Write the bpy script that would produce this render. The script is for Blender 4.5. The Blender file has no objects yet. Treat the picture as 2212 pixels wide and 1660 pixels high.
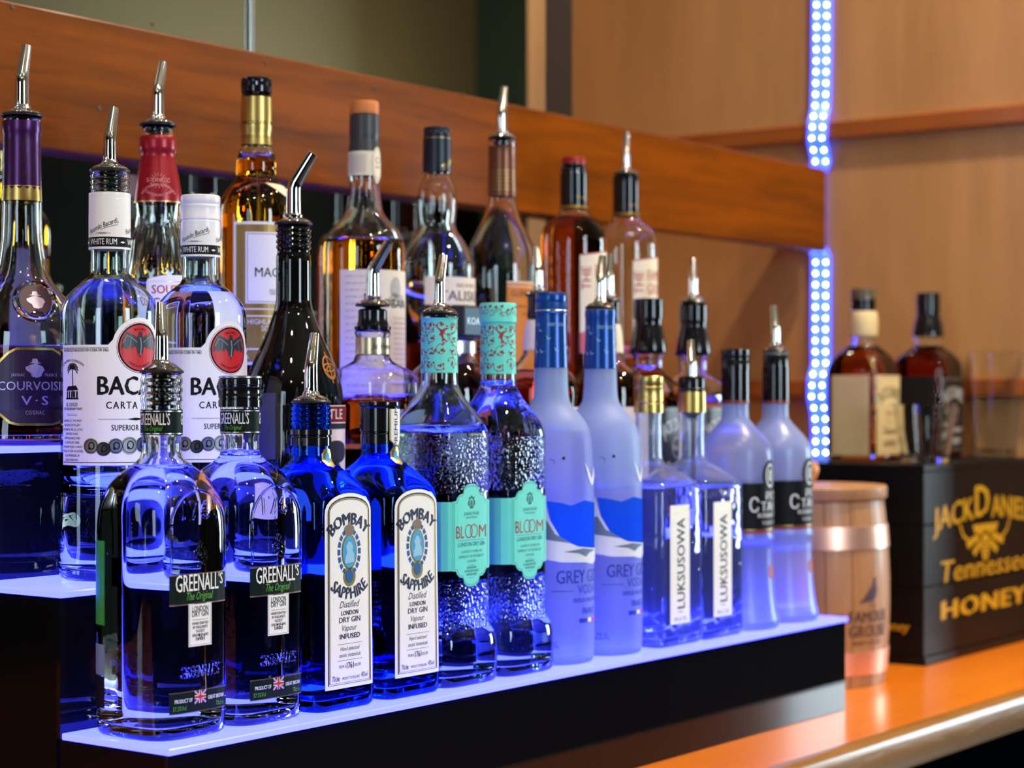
import bpy, bmesh, math, random
import numpy as np
from mathutils import Vector, Matrix
random.seed(7)
SC = bpy.context.scene
COL = SC.collection
R = math.radians

# ------------------------------------------------------------------ camera
# world: x runs along the bar shelf, y into the back wall, z up from the bar counter (z = 0)
CX, CY, CZ = -0.984, -1.031, 0.3575
FPX, PCX, HOR = 4230.0, 1106.0, 867.0          # focal length in px of the 2212 px frame, centre column, horizon row
FS, FD = 0.8049, 0.5934                        # viewing direction in (x, y)
cam = bpy.data.cameras.new('camera')
cam.sensor_width = 36.0
cam.lens = FPX / 2212 * 36.0
cam.shift_y = (HOR - 830.0) / 2212.0
cam.clip_start = 0.05
cam.dof.use_dof = True
cam.dof.focus_distance = 1.56
cam.dof.aperture_fstop = 6.3
camo = bpy.data.objects.new('camera', cam)
COL.objects.link(camo)
camo.location = (CX, CY, CZ)
camo.rotation_euler = Vector((FS, FD, 0)).to_track_quat('-Z', 'Y').to_euler()
SC.camera = camo

# ------------------------------------------------------------------ light
vs = SC.view_settings
vs.view_transform = 'Standard'; vs.look = 'None'; vs.gamma = 1.0; vs.use_curve_mapping = False
vs.exposure = 0.0
SC.cycles.max_bounces = 11
SC.cycles.transmission_bounces = 11
SC.cycles.glossy_bounces = 4
SC.cycles.diffuse_bounces = 2
SC.cycles.transparent_max_bounces = 16
SC.cycles.sample_clamp_indirect = 6.0
SC.cycles.blur_glossy = 0.3
SC.cycles.use_adaptive_sampling = True
SC.cycles.adaptive_threshold = 0.06
SC.cycles.adaptive_min_samples = 8
W = bpy.data.worlds.new('world'); SC.world = W
W.use_nodes = True
W.node_tree.nodes['Background'].inputs[0].default_value = (0.9, 0.8, 0.65, 1)
W.node_tree.nodes['Background'].inputs[1].default_value = 0.01

def area(name, loc, target, power, color, sx, sy=None, shape='RECTANGLE', spread=180):
    l = bpy.data.lights.new(name, 'AREA')
    l.energy = power; l.color = color
    l.shape = shape; l.size = sx
    if sy: l.size_y = sy
    l.spread = R(spread)
    o = bpy.data.objects.new(name, l); COL.objects.link(o)
    o.location = loc
    o.rotation_euler = (Vector(target) - Vector(loc)).to_track_quat('-Z', 'Y').to_euler()
    return o
WARM = (1.0, 0.79, 0.55)
# warm ceiling downlights along the bar
for i, (x, y, p) in enumerate([(-1.0, -0.75, 7), (0.0, -0.95, 7.5), (0.85, -0.8, 5.5), (1.55, -0.42, 25), (-0.3, -1.9, 5), (1.3, -1.9, 5)]):
    area('downlight', (x, y, 2.05), (x + 0.05, y + 0.35, 0.2), p, WARM, 0.09, shape='DISK', spread=130)
# small halogen spots further back in the room: the sparkle on the glass shoulders
for x, y, p in [(-1.9, -1.5, 2.2), (-1.7, -0.3, 2.0), (0.5, -2.6, 2.6), (2.5, -1.7, 2.6), (-0.9, -2.5, 2.2)]:
    area('halogen_spot', (x, y, 1.95), (x + 0.1, y + 0.3, 0.2), p, WARM, 0.05, shape='DISK', spread=150)
# downlight over the recess beside the mirror, and an added fill brightening the wall seen in the mirror
area('downlight', (1.42, 1.0, 1.75), (1.6, 0.8, 0.2), 1.3, WARM, 0.09, shape='DISK', spread=150)
area('wall_fill', (4.2, -2.45, 1.18), (4.2, -3.0, 1.9), 3.9, (1.0, 0.86, 0.62), 1.6, 0.1, spread=150)
# daylight through the tall windows of the room
area('window_light', (0.15, -2.9, 0.75), (0.5, 0, 0.3), 44, (0.70, 0.87, 1.0), 0.55, 1.3)
area('window_light', (5.3, -1.9, 0.6), (0.5, 0, 0.3), 92, (0.70, 0.90, 1.0), 0.8, 1.4)
area('window_light', (-2.8, -0.9, 0.8), (0.5, 0, 0.3), 18, (0.70, 0.86, 1.0), 0.6, 1.2)

# ------------------------------------------------------------------ pixel helpers
def at(px, yd):
    """x and depth of the point seen in column px on the plane y = yd"""
    k = (px - PCX) / FPX
    dy = yd - CY
    dx = dy * (FS + k * FD) / (FD - k * FS)
    return CX + dx, dx * FS + dy * FD

# ------------------------------------------------------------------ materials
MATS = {}
def nodes(name):
    m = bpy.data.materials.new(name); m.use_nodes = True
    nt = m.node_tree
    return m, nt, nt.nodes['Principled BSDF'], nt.nodes['Material Output']
def pm(name, col, rough=0.45, metal=0.0, var=0.06, scale=60, coat=0.0, bump=0.0, spec=0.5):
    """plain paint / paper / plastic / metal with a faint procedural unevenness"""
    if name in MATS: return MATS[name]
    m, nt, b, out = nodes(name)
    tc = nt.nodes.new('ShaderNodeTexCoord')
    nz = nt.nodes.new('ShaderNodeTexNoise'); nz.inputs['Scale'].default_value = scale; nz.inputs['Detail'].default_value = 3
    nt.links.new(tc.outputs['Object'], nz.inputs['Vector'])
    mx = nt.nodes.new('ShaderNodeMix'); mx.data_type = 'RGBA'
    c = np.array(col[:3])
    mx.inputs['A'].default_value = (*(c * (1 - var)), 1); mx.inputs['B'].default_value = (*np.minimum(c * (1 + var), 1), 1)
    nt.links.new(nz.outputs['Fac'], mx.inputs['Factor'])
    nt.links.new(mx.outputs['Result'], b.inputs['Base Color'])
    b.inputs['Roughness'].default_value = rough; b.inputs['Metallic'].default_value = metal
    b.inputs['Coat Weight'].default_value = coat; b.inputs['Coat Roughness'].default_value = 0.05
    b.inputs['Specular IOR Level'].default_value = spec
    if bump:
        bp = nt.nodes.new('ShaderNodeBump'); bp.inputs['Strength'].default_value = bump; bp.inputs['Distance'].default_value = 0.001
        nt.links.new(nz.outputs['Fac'], bp.inputs['Height']); nt.links.new(bp.outputs['Normal'], b.inputs['Normal'])
    MATS[name] = m; return m
def glass(name, col=(1, 1, 1), ior=1.47, rough=0.0, relief=None, ripple=0.0, white=0.0, wcol=(0.8, 0.85, 1)):
    """glass; relief = (z0, z1, z2, z3, scale, strength): moulded beads in two height bands; white = frosting"""
    if name in MATS: return MATS[name]
    m, nt, b, out = nodes(name)
    nt.nodes.remove(b)
    g = nt.nodes.new('ShaderNodeBsdfGlass'); g.inputs['Color'].default_value = (*col, 1)
    g.inputs['IOR'].default_value = ior; g.inputs['Roughness'].default_value = rough
    last = g.outputs[0]
    if relief or ripple:
        tc = nt.nodes.new('ShaderNodeTexCoord')
        bp = nt.nodes.new('ShaderNodeBump'); bp.inputs['Distance'].default_value = 0.002
        if relief:
            z0, z1, z2, z3, scale, st = relief
            v = nt.nodes.new('ShaderNodeTexVoronoi'); v.inputs['Scale'].default_value = scale; v.feature = 'SMOOTH_F1'
            nt.links.new(tc.outputs['Object'], v.inputs['Vector'])
            sp = nt.nodes.new('ShaderNodeSeparateXYZ'); nt.links.new(tc.outputs['Object'], sp.inputs[0])
            def band(a, c):
                lo = nt.nodes.new('ShaderNodeMath'); lo.operation = 'GREATER_THAN'; lo.inputs[1].default_value = a
                hi = nt.nodes.new('ShaderNodeMath'); hi.operation = 'LESS_THAN'; hi.inputs[1].default_value = c
                mu = nt.nodes.new('ShaderNodeMath'); mu.operation = 'MULTIPLY'
                nt.links.new(sp.outputs[2], lo.inputs[0]); nt.links.new(sp.outputs[2], hi.inputs[0])
                nt.links.new(lo.outputs[0], mu.inputs[0]); nt.links.new(hi.outputs[0], mu.inputs[1]); return mu
            b1, b2 = band(z0, z1), band(z2, z3)
            ad = nt.nodes.new('ShaderNodeMath'); ad.operation = 'ADD'; nt.links.new(b1.outputs[0], ad.inputs[0]); nt.links.new(b2.outputs[0], ad.inputs[1])
            mu = nt.nodes.new('ShaderNodeMath'); mu.operation = 'MULTIPLY'; nt.links.new(ad.outputs[0], mu.inputs[0]); nt.links.new(v.outputs['Distance'], mu.inputs[1])
            nt.links.new(mu.outputs[0], bp.inputs['Height']); bp.inputs['Strength'].default_value = st
        else:
            nz = nt.nodes.new('ShaderNodeTexNoise'); nz.inputs['Scale'].default_value = 26; nz.inputs['Detail'].default_value = 1
            nt.links.new(tc.outputs['Object'], nz.inputs['Vector']); nt.links.new(nz.outputs['Fac'], bp.inputs['Height'])
            bp.inputs['Strength'].default_value = ripple
        nt.links.new(bp.outputs['Normal'], g.inputs['Normal'])
    if white:
        d = nt.nodes.new('ShaderNodeBsdfTranslucent'); d.inputs[0].default_value = (*wcol, 1)
        d2 = nt.nodes.new('ShaderNodeBsdfDiffuse'); d2.inputs[0].default_value = (*wcol, 1)
        m0 = nt.nodes.new('ShaderNodeMixShader'); m0.inputs[0].default_value = 0.45
        nt.links.new(d.outputs[0], m0.inputs[1]); nt.links.new(d2.outputs[0], m0.inputs[2])
        m1 = nt.nodes.new('ShaderNodeMixShader'); m1.inputs[0].default_value = white
        nt.links.new(last, m1.inputs[1]); nt.links.new(m0.outputs[0], m1.inputs[2]); last = m1.outputs[0]
    nt.links.new(last, out.inputs['Surface'])
    MATS[name] = m; return m
def wood(name, c0, c1, axis=0, scale=6.0, stretch=14.0, rough=0.35, coat=0.3, contrast=(0.3, 0.72), bump=0.05, spec=0.5):
    if name in MATS: return MATS[name]
    m, nt, b, out = nodes(name)
    tc = nt.nodes.new('ShaderNodeTexCoord'); mp = nt.nodes.new('ShaderNodeMapping')
    sc = [stretch] * 3; sc[axis] = 1.0
    mp.inputs['Scale'].default_value = sc
    nt.links.new(tc.outputs['Object'], mp.inputs['Vector'])
    n1 = nt.nodes.new('ShaderNodeTexNoise'); n1.inputs['Scale'].default_value = scale; n1.inputs['Detail'].default_value = 8
    n1.inputs['Roughness'].default_value = 0.65; n1.inputs['Distortion'].default_value = 0.6
    nt.links.new(mp.outputs[0], n1.inputs['Vector'])
    n2 = nt.nodes.new('ShaderNodeTexNoise'); n2.inputs['Scale'].default_value = scale * 0.25; n2.inputs['Detail'].default_value = 2
    nt.links.new(mp.outputs[0], n2.inputs['Vector'])
    mx = nt.nodes.new('ShaderNodeMath'); mx.operation = 'MULTIPLY_ADD'; mx.inputs[1].default_value = 0.55
    n3 = nt.nodes.new('ShaderNodeMath'); n3.operation = 'MULTIPLY'; n3.inputs[1].default_value = 0.45
    nt.links.new(n2.outputs['Fac'], n3.inputs[0]); nt.links.new(n1.outputs['Fac'], mx.inputs[0]); nt.links.new(n3.outputs[0], mx.inputs[2])
    rp = nt.nodes.new('ShaderNodeValToRGB')
    rp.color_ramp.elements[0].position = contrast[0]; rp.color_ramp.elements[1].position = contrast[1]
    rp.color_ramp.elements[0].color = (*c0, 1); rp.color_ramp.elements[1].color = (*c1, 1)
    nt.links.new(mx.outputs[0], rp.inputs['Fac']); nt.links.new(rp.outputs[0], b.inputs['Base Color'])
    b.inputs['Roughness'].default_value = rough; b.inputs['Coat Weight'].default_value = coat; b.inputs['Coat Roughness'].default_value = 0.12
    b.inputs['Specular IOR Level'].default_value = spec
    bp = nt.nodes.new('ShaderNodeBump'); bp.inputs['Strength'].default_value = bump; bp.inputs['Distance'].default_value = 0.002
    nt.links.new(n1.outputs['Fac'], bp.inputs['Height']); nt.links.new(bp.outputs[0], b.inputs['Normal'])
    MATS[name] = m; return m
def emit(name, col, strength, base=(0.4, 0.4, 0.5), rough=0.3):
    if name in MATS: return MATS[name]
    m, nt, b, out = nodes(name)
    b.inputs['Base Color'].default_value = (*base, 1); b.inputs['Roughness'].default_value = rough
    b.inputs['Emission Color'].default_value = (*col, 1); b.inputs['Emission Strength'].default_value = strength
    MATS[name] = m; return m
def srgb(r, g, b):
    f = lambda v: (v / 255 / 12.92) if v / 255 <= 0.04045 else ((v / 255 + 0.055) / 1.055) ** 2.4
    return (f(r), f(g), f(b))

CHROME = pm('polished_steel', (0.78, 0.77, 0.75), 0.10, 1.0, 0.02)
RUBBER = pm('black_rubber', (0.012, 0.012, 0.014), 0.35)
GLOSSBLACK = pm('black_plastic', (0.006, 0.006, 0.008), 0.13)
WHITE = pm('white_paper', (0.80, 0.80, 0.80), 0.5, var=0.02)
INK = pm('black_ink', (0.004, 0.004, 0.007), 0.5, spec=0.15)
GOLDFOIL = pm('gold_foil', (0.62, 0.43, 0.13), 0.33, 1.0)
SILVER = pm('silver_foil', (0.75, 0.75, 0.75), 0.28, 1.0)
CLEAR = glass('clear_glass', (0.985, 1.0, 0.995), ripple=0.03)
FILM = glass('clear_spirit', (1, 1, 1), ior=0.92)

# ------------------------------------------------------------------ mesh helpers
def link(name, me, mat=None, parent=None, smooth=False):
    if mat is not None and not me.materials: me.materials.append(mat)
    o = bpy.data.objects.new(name, me); COL.objects.link(o)
    if parent: o.parent = parent
    return o
def mesh(verts, faces, smooth=True, name='m', recalc=True):
    me = bpy.data.meshes.new(name)
    me.from_pydata([tuple(map(float, v)) for v in verts], [], [list(f) for f in faces])
    if recalc:
        bm = bmesh.new(); bm.from_mesh(me); bmesh.ops.recalc_face_normals(bm, faces=bm.faces); bm.to_mesh(me); bm.free()
    if smooth:
        me.polygons.foreach_set('use_smooth', [True] * len(me.polygons))
    me.update(); return me
def loft(rings, cap0=True, cap1=True, smooth=True, recalc=True):
    n = len(rings[0]); v = []; f = []
    for r in rings: v.extend(r)
    for i in range(len(rings) - 1):
        for j in range(n):
            k = (j + 1) % n
            f.append((i * n + j, i * n + k, (i + 1) * n + k, (i + 1) * n + j))
    if cap0:
        v.append(np.mean(rings[0], axis=0)); c = len(v) - 1
        f += [(c, (j + 1) % n, j) for j in range(n)]
    if cap1:
        v.append(np.mean(rings[-1], axis=0)); c = len(v) - 1; b = (len(rings) - 1) * n
        f += [(c, b + j, b + (j + 1) % n) for j in range(n)]
    return mesh(v, f, smooth, recalc=recalc)
def circ(r, z, n=40, cx=0, cy=0):
    t = np.arange(n) * 2 * np.pi / n
    return np.stack([cx + r * np.cos(t), cy + r * np.sin(t), np.full(n, z)], 1)
def lathe(prof, n=40, knurl=None):
    """prof: (r, z) from bottom to top; knurl = (z0, z1, depth) ridges"""
    rings = []
    for r, z in prof:
        ring = circ(max(r, 1e-5), z, n)
        if knurl and knurl[0] <= z <= knurl[1]:
            ring[::2, :2] *= (1 - knurl[2] / max(r, 1e-4))
        rings.append(ring)
    me = loft(rings)
    sharp(me, 35); return me
def sharp(me, deg=35):
    try: me.set_sharp_from_angle(angle=R(deg))
    except Exception: pass
def box(x0, x1, y0, y1, z0, z1, bev=0.0, seg=2):
    bm = bmesh.new()
    bmesh.ops.create_cube(bm, size=1.0)
    for v in bm.verts:
        v.co = Vector(((x0 + x1) / 2 + v.co.x * (x1 - x0), (y0 + y1) / 2 + v.co.y * (y1 - y0), (z0 + z1) / 2 + v.co.z * (z1 - z0)))
    if bev: bmesh.ops.bevel(bm, geom=bm.edges[:], offset=bev, segments=seg, profile=0.5, affect='EDGES')
    me = bpy.data.meshes.new('box'); bm.to_mesh(me); bm.free()
    return me
def tube(path, rad, n=12, caps=True):
    path = [Vector(p) for p in path]
    if not hasattr(rad, '__len__'): rad = [rad] * len(path)
    rings = []; up = None
    for i, p in enumerate(path):
        t = (path[min(i + 1, len(path) - 1)] - path[max(i - 1, 0)]).normalized()
        if up is None:
            up = t.cross(Vector((0, 0, 1)))
            if up.length < 0.1: up = t.cross(Vector((0, 1, 0)))
        up = (up - up.dot(t) * t).normalized(); w = t.cross(up)
        rings.append([tuple(p + rad[i] * (math.cos(a) * up + math.sin(a) * w)) for a in [k * 2 * math.pi / n for k in range(n)]])
    return loft([np.array(r) for r in rings], caps, caps)
def joined(meshes):
    bm = bmesh.new()
    for me in meshes: bm.from_mesh(me)
    out = bpy.data.meshes.new('j'); bm.to_mesh(out); bm.free(); return out
def thing(name, label, cat, loc, group=None, rot=0):
    o = bpy.data.objects.new(name, None); COL.objects.link(o)
    o.empty_display_size = 0.02; o.location = loc; o.rotation_euler = (0, 0, rot)
    o['label'] = label; o['category'] = cat
    if group: o['group'] = group
    return o
def tag(o, label, cat, group=None):
    o['label'] = label; o['category'] = cat
    if group: o['group'] = group
    return o
def struct(name, me, mat, parent=None):
    o = link(name, me, mat, parent)
    if parent is None: o['kind'] = 'structure'
    return o

# ------------------------------------------------------------------ flat artwork (u to the right, v up, metres)
def tri_clean(bm): bmesh.ops.triangulate(bm, faces=bm.faces[:])
def poly(pts):
    bm = bmesh.new(); bm.faces.new([bm.verts.new((p[0], p[1], 0)) for p in pts]); tri_clean(bm); return bm
def rect(u0, v0, u1, v1): return poly([(u0, v0), (u1, v0), (u1, v1), (u0, v1)])
def disc(u, v, ru, rv=None, n=28):
    rv = rv or ru
    return poly([(u + ru * math.cos(2 * math.pi * k / n), v + rv * math.sin(2 * math.pi * k / n)) for k in range(n)])
def stroke(pts, w, closed=False):
    """ribbon of width w along a polyline"""
    pts = [Vector((p[0], p[1], 0)) for p in pts]; n = len(pts); bm = bmesh.new(); L = []; Rr = []
    for i, p in enumerate(pts):
        a = pts[(i - 1) % n] if (closed or i > 0) else p; c = pts[(i + 1) % n] if (closed or i < n - 1) else p
        t = (c - a).normalized(); nn = Vector((-t.y, t.x, 0)) * (w / 2)
        L.append(bm.verts.new(p + nn)); Rr.append(bm.verts.new(p - nn))
    for i in range(n if closed else n - 1):
        j = (i + 1) % n
        bm.faces.new((L[i], Rr[i], Rr[j], L[j]))
    tri_clean(bm); return bm
def ring2(u, v, ru, rv, w, n=36):
    return stroke([(u + ru * math.cos(2 * math.pi * k / n), v + rv * math.sin(2 * math.pi * k / n)) for k in range(n)], w, True)
def frame(u0, v0, u1, v1, w): return stroke([(u0, v0), (u1, v0), (u1, v1), (u0, v1)], w, True)
TXT = {}
def text(s, u, v, h, width=None, bold=0.0, shear=0.0, arc=None, rot=0.0, space=1.0, ext=0.0, align='CENTER', lift=None):
    """lettering: baseline at v, cap height h; width squeezes to that width; arc = radius (positive bends up)"""
    key = (s, round(bold, 3), shear, space, align, ext > 0)
    if key not in TXT:
        c = bpy.data.curves.new('t', 'FONT'); c.body = s; c.size = 1.0; c.align_x = align; c.shear = shear
        c.space_character = space; c.resolution_u = 2
        if ext: c.extrude = 0.5
        o = bpy.data.objects.new('t', c)
        me = bpy.data.meshes.new_from_object(o)
        bpy.data.objects.remove(o); bpy.data.curves.remove(c)
        if bold > 0 and not ext:                       # heavier weight: overprint the letters slightly shifted
            bb = bmesh.new()
            for q, (sx, sy) in enumerate(((-1, -0.4), (1, 0.4), (0, 0)) if bold > 0.02 else ((-1, 0), (1, 0))):
                n0 = len(bb.verts); bb.from_mesh(me); bb.verts.ensure_lookup_table()
                for w in bb.verts[n0:]: w.co += Vector((sx * bold, sy * bold, q))
            bb.to_mesh(me); bb.free()
        TXT[key] = me
    bm = bmesh.new(); bm.from_mesh(TXT[key])
    if not bm.verts: return bm
    k = h / 0.729
    xs = [w.co.x for w in bm.verts]; x0, x1 = min(xs), max(xs)
    kx = k if width is None else width / (x1 - x0)
    mid = (x0 + x1) / 2 if align == 'CENTER' else 0
    if not ext: tri_clean(bm)
    for w in bm.verts:
        x, y = (w.co.x - mid) * kx, w.co.y * k
        if lift: y += lift(x, y)
        if arc:
            a = x / abs(arc)
            if arc > 0: x, y = (arc + y) * math.sin(a), (arc + y) * math.cos(a) - arc
            else: x, y = (-arc - y) * math.sin(a), -arc - (-arc - y) * math.cos(a)
        if rot:
            x, y = x * math.cos(rot) - y * math.sin(rot), x * math.sin(rot) + y * math.cos(rot)
        w.co = Vector((u + x, v + y, w.co.z * (2 * ext if ext else 4e-5)))
    return bm
def para(lines, u, v, h, lead, width=None, **kw):
    return [text(s, u, v - i * lead, h, (width[i] if width else None), **kw) for i, s in enumerate(lines) if s]
# ------------------------------------------------------------------ bottle kit
TIERD = (0.058, 0.174, 0.290)
TREAD = (0.1075, 0.2140, 0.3205)
def pchip(xs, ys, q):
    xs = np.asarray(xs, float); ys = np.asarray(ys, float); h = np.diff(xs); d = np.diff(ys) / h
    m = np.zeros(len(xs))
    for i in range(1, len(xs) - 1):
        if d[i - 1] * d[i] > 0:
            w1 = 2 * h[i] + h[i - 1]; w2 = h[i] + 2 * h[i - 1]
            m[i] = (w1 + w2) / (w1 / d[i - 1] + w2 / d[i])
    m[0], m[-1] = d[0], d[-1]
    q = np.clip(np.asarray(q, float), xs[0], xs[-1])
    i = np.clip(np.searchsorted(xs, q) - 1, 0, len(xs) - 2)
    t = (q - xs[i]) / h[i]
    return ((1 + 2 * t) * (1 - t) ** 2 * ys[i] + t * (1 - t) ** 2 * h[i] * m[i] + t * t * (3 - 2 * t) * ys[i + 1] + t * t * (t - 1) * h[i] * m[i + 1])
class Shape:
    """outline of a bottle. ctrl: (row, half width px[, squareness n[, depth/width]]) from the lip down, read off the photograph"""
    def __init__(s, px, ctrl, d, zbase, rot=0.0, seg=56):
        x, Z = at(px, d); s.px = px; s.Z = Z; s.k = Z / FPX; s.zb = zbase; s.seg = seg
        los = Vector((x - CX, d - CY)).normalized(); rt = (los.y, -los.x)
        c, n_ = math.cos(-rot), math.sin(-rot)
        rx, ry = abs(rt[0] * c - rt[1] * n_), abs(rt[0] * n_ + rt[1] * c)
        L = []
        for e in ctrl:
            y, hw = e[0], e[1]; n = e[2] if len(e) > 2 else 2.0; ra = e[3] if len(e) > 3 else 1.0
            q = n / (n - 1.0)
            a = hw * s.k / ((rx ** q + (ra * ry) ** q) ** (1 / q))
            L.append((s.z(y), a, a * ra, n))
        L.sort()
        if L[0][0] > 0.002: L.insert(0, (0.0,) + L[0][1:])
        s.L = np.array(L); s.top = L[-1][0]
    def z(s, y): return (HOR - y) * s.k + CZ - s.zb
    def ring(s, z):
        return (pchip(s.L[:, 0], s.L[:, 1], z), pchip(s.L[:, 0], s.L[:, 2], z), np.interp(z, s.L[:, 0], s.L[:, 3]))
    def pts(s, z, inset=0.0):
        a, b, n = [float(v) for v in s.ring(z)]
        a = max(a - inset, 0.002); b = max(b - inset, 0.002)
        t = (np.arange(s.seg) + 0.5) * 2 * np.pi / s.seg
        c, w = np.cos(t), np.sin(t)
        r = (np.abs(c / a) ** n + np.abs(w / b) ** n) ** (-1 / n)
        return np.stack([r * c, r * w, np.full(s.seg, z)], 1)
    def levels(s, z0=0.0):
        zs = []
        for i in range(len(s.L) - 1):
            a, b = s.L[i, 0], s.L[i + 1, 0]
            k = max(1, min(5, int((b - a) / 0.004)))
            if np.allclose(s.L[i, 1:], s.L[i + 1, 1:], rtol=0.01): k = min(k, 2)
            zs += [a + (b - a) * j / k for j in range(k)]
        zs.append(s.top)
        return [z for z in zs if z > z0]
    def r(s, y): return float(s.ring(s.z(y))[0])
    def wrap(s, bm, u0=0.0, off=0.0004, step=0.007, vstep=None, key=None):
        """bend flat artwork (v = height above the base) round the bottle, its u = 0 on the side facing the room"""
        us = [v.co.x for v in bm.verts]; vz = [v.co.y for v in bm.verts]
        am, bm_, nm = [float(q) for q in s.ring((min(vz) + max(vz)) / 2)]
        step = min(step, math.sqrt(8 * am * 0.00004)) if nm < 3 else min(step, 0.006)
        aa = s.ring(np.linspace(min(vz), max(vz), 9))[0]
        if vstep is None and aa.max() - aa.min() > 0.0004: vstep = 0.006
        k0, k1 = math.floor(min(us) / step), math.ceil(max(us) / step)
        for k in range(k0 + 1, k1):
            bmesh.ops.bisect_plane(bm, geom=bm.verts[:] + bm.edges[:] + bm.faces[:], plane_co=(k * step, 0, 0), plane_no=(1, 0, 0))
        if vstep:
            for k in range(math.floor(min(vz) / vstep) + 1, math.ceil(max(vz) / vstep)):
                bmesh.ops.bisect_plane(bm, geom=bm.verts[:] + bm.edges[:] + bm.faces[:], plane_co=(0, k * vstep, 0), plane_no=(0, 1, 0))
        P = np.array([v.co[:] for v in bm.verts])
        a, b, n = [float(q) for q in s.ring((min(vz) + max(vz)) / 2)]
        t = np.linspace(-np.pi, np.pi, 2881)
        ph = t - np.pi / 2
        rr = (np.abs(np.cos(ph) / a) ** n + np.abs(np.sin(ph) / b) ** n) ** (-1 / n)
        X = np.stack([rr * np.cos(ph), rr * np.sin(ph)], 1)
        cl = np.concatenate([[0], np.cumsum(np.linalg.norm(np.diff(X, axis=0), axis=1))]); half = cl[1440]
        s.per = cl[-1]
        u = (P[:, 0] + u0 + half) % cl[-1]
        th = np.interp(u, cl, ph)
        A, B, N = s.ring(P[:, 1])
        c, w = np.cos(th), np.sin(th)
        r = (np.abs(c / A) ** N + np.abs(w / B) ** N) ** (-1 / N)
        x, y = r * c, r * w
        gx = np.sign(x) * np.abs(x / A) ** (N - 1) / A; gy = np.sign(y) * np.abs(y / B) ** (N - 1) / B
        gl = np.hypot(gx, gy)
        o = off + P[:, 2]
        x = x + gx / gl * o; y = y + gy / gl * o
        for i, v in enumerate(bm.verts): v.co = Vector((x[i], y[i], P[i, 1]))
        me = bpy.data.meshes.new('art'); bm.to_mesh(me); bm.free()
        return me
def mergebm(bms):
    if not isinstance(bms, (list, tuple)): bms = [bms]
    flat = []
    for b in bms: flat.extend(b if isinstance(b, (list, tuple)) else [b])
    out = bmesh.new()
    for b in flat:
        t = bpy.data.meshes.new('t'); b.to_mesh(t); b.free(); out.from_mesh(t); bpy.data.meshes.remove(t)
    return out
ART = {}
def art(shape, root, key, name, fn, mat, layer=0, u0=0.0, step=0.007, vstep=None, base=0.0004):
    """artwork part; look-alike bottles share the mesh under the same key"""
    if key not in ART:
        ART[key] = shape.wrap(mergebm(fn()), u0, base + 0.00016 * layer, step, vstep)
    return link(name, ART[key], mat, root)
def fill_glass(shape, root, fill, gmat, lmat=FILM, wall=0.0028, base=0.009, name='bottle_glass', ytop=None):
    zs = shape.levels(0.006)
    if ytop: zs = [z for z in zs if z < shape.z(ytop)] + [shape.z(ytop)]
    rings = [shape.pts(0.0012, 0.012), shape.pts(0.0, 0.0055), shape.pts(0.0008, 0.0024), shape.pts(0.0030, 0.0006), shape.pts(0.006, 0.0)] + [shape.pts(z) for z in zs]
    inner = [z for z in zs if z > fill + 0.002]
    rings += [shape.pts(z, wall) for z in reversed(inner)] + [shape.pts(fill, wall)]
    g = link(name, loft(rings), gmat, root)
    if fill > base + 0.01:
        lz = [base + 0.004] + [z for z in zs if base + 0.006 < z < fill - 0.003] + [fill - 0.0005]
        lr = [shape.pts(base, wall + 0.004)] + [shape.pts(z, wall) for z in lz]
        link('liquid', loft(lr), lmat, root)
    return g
POUR = {}
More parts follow.
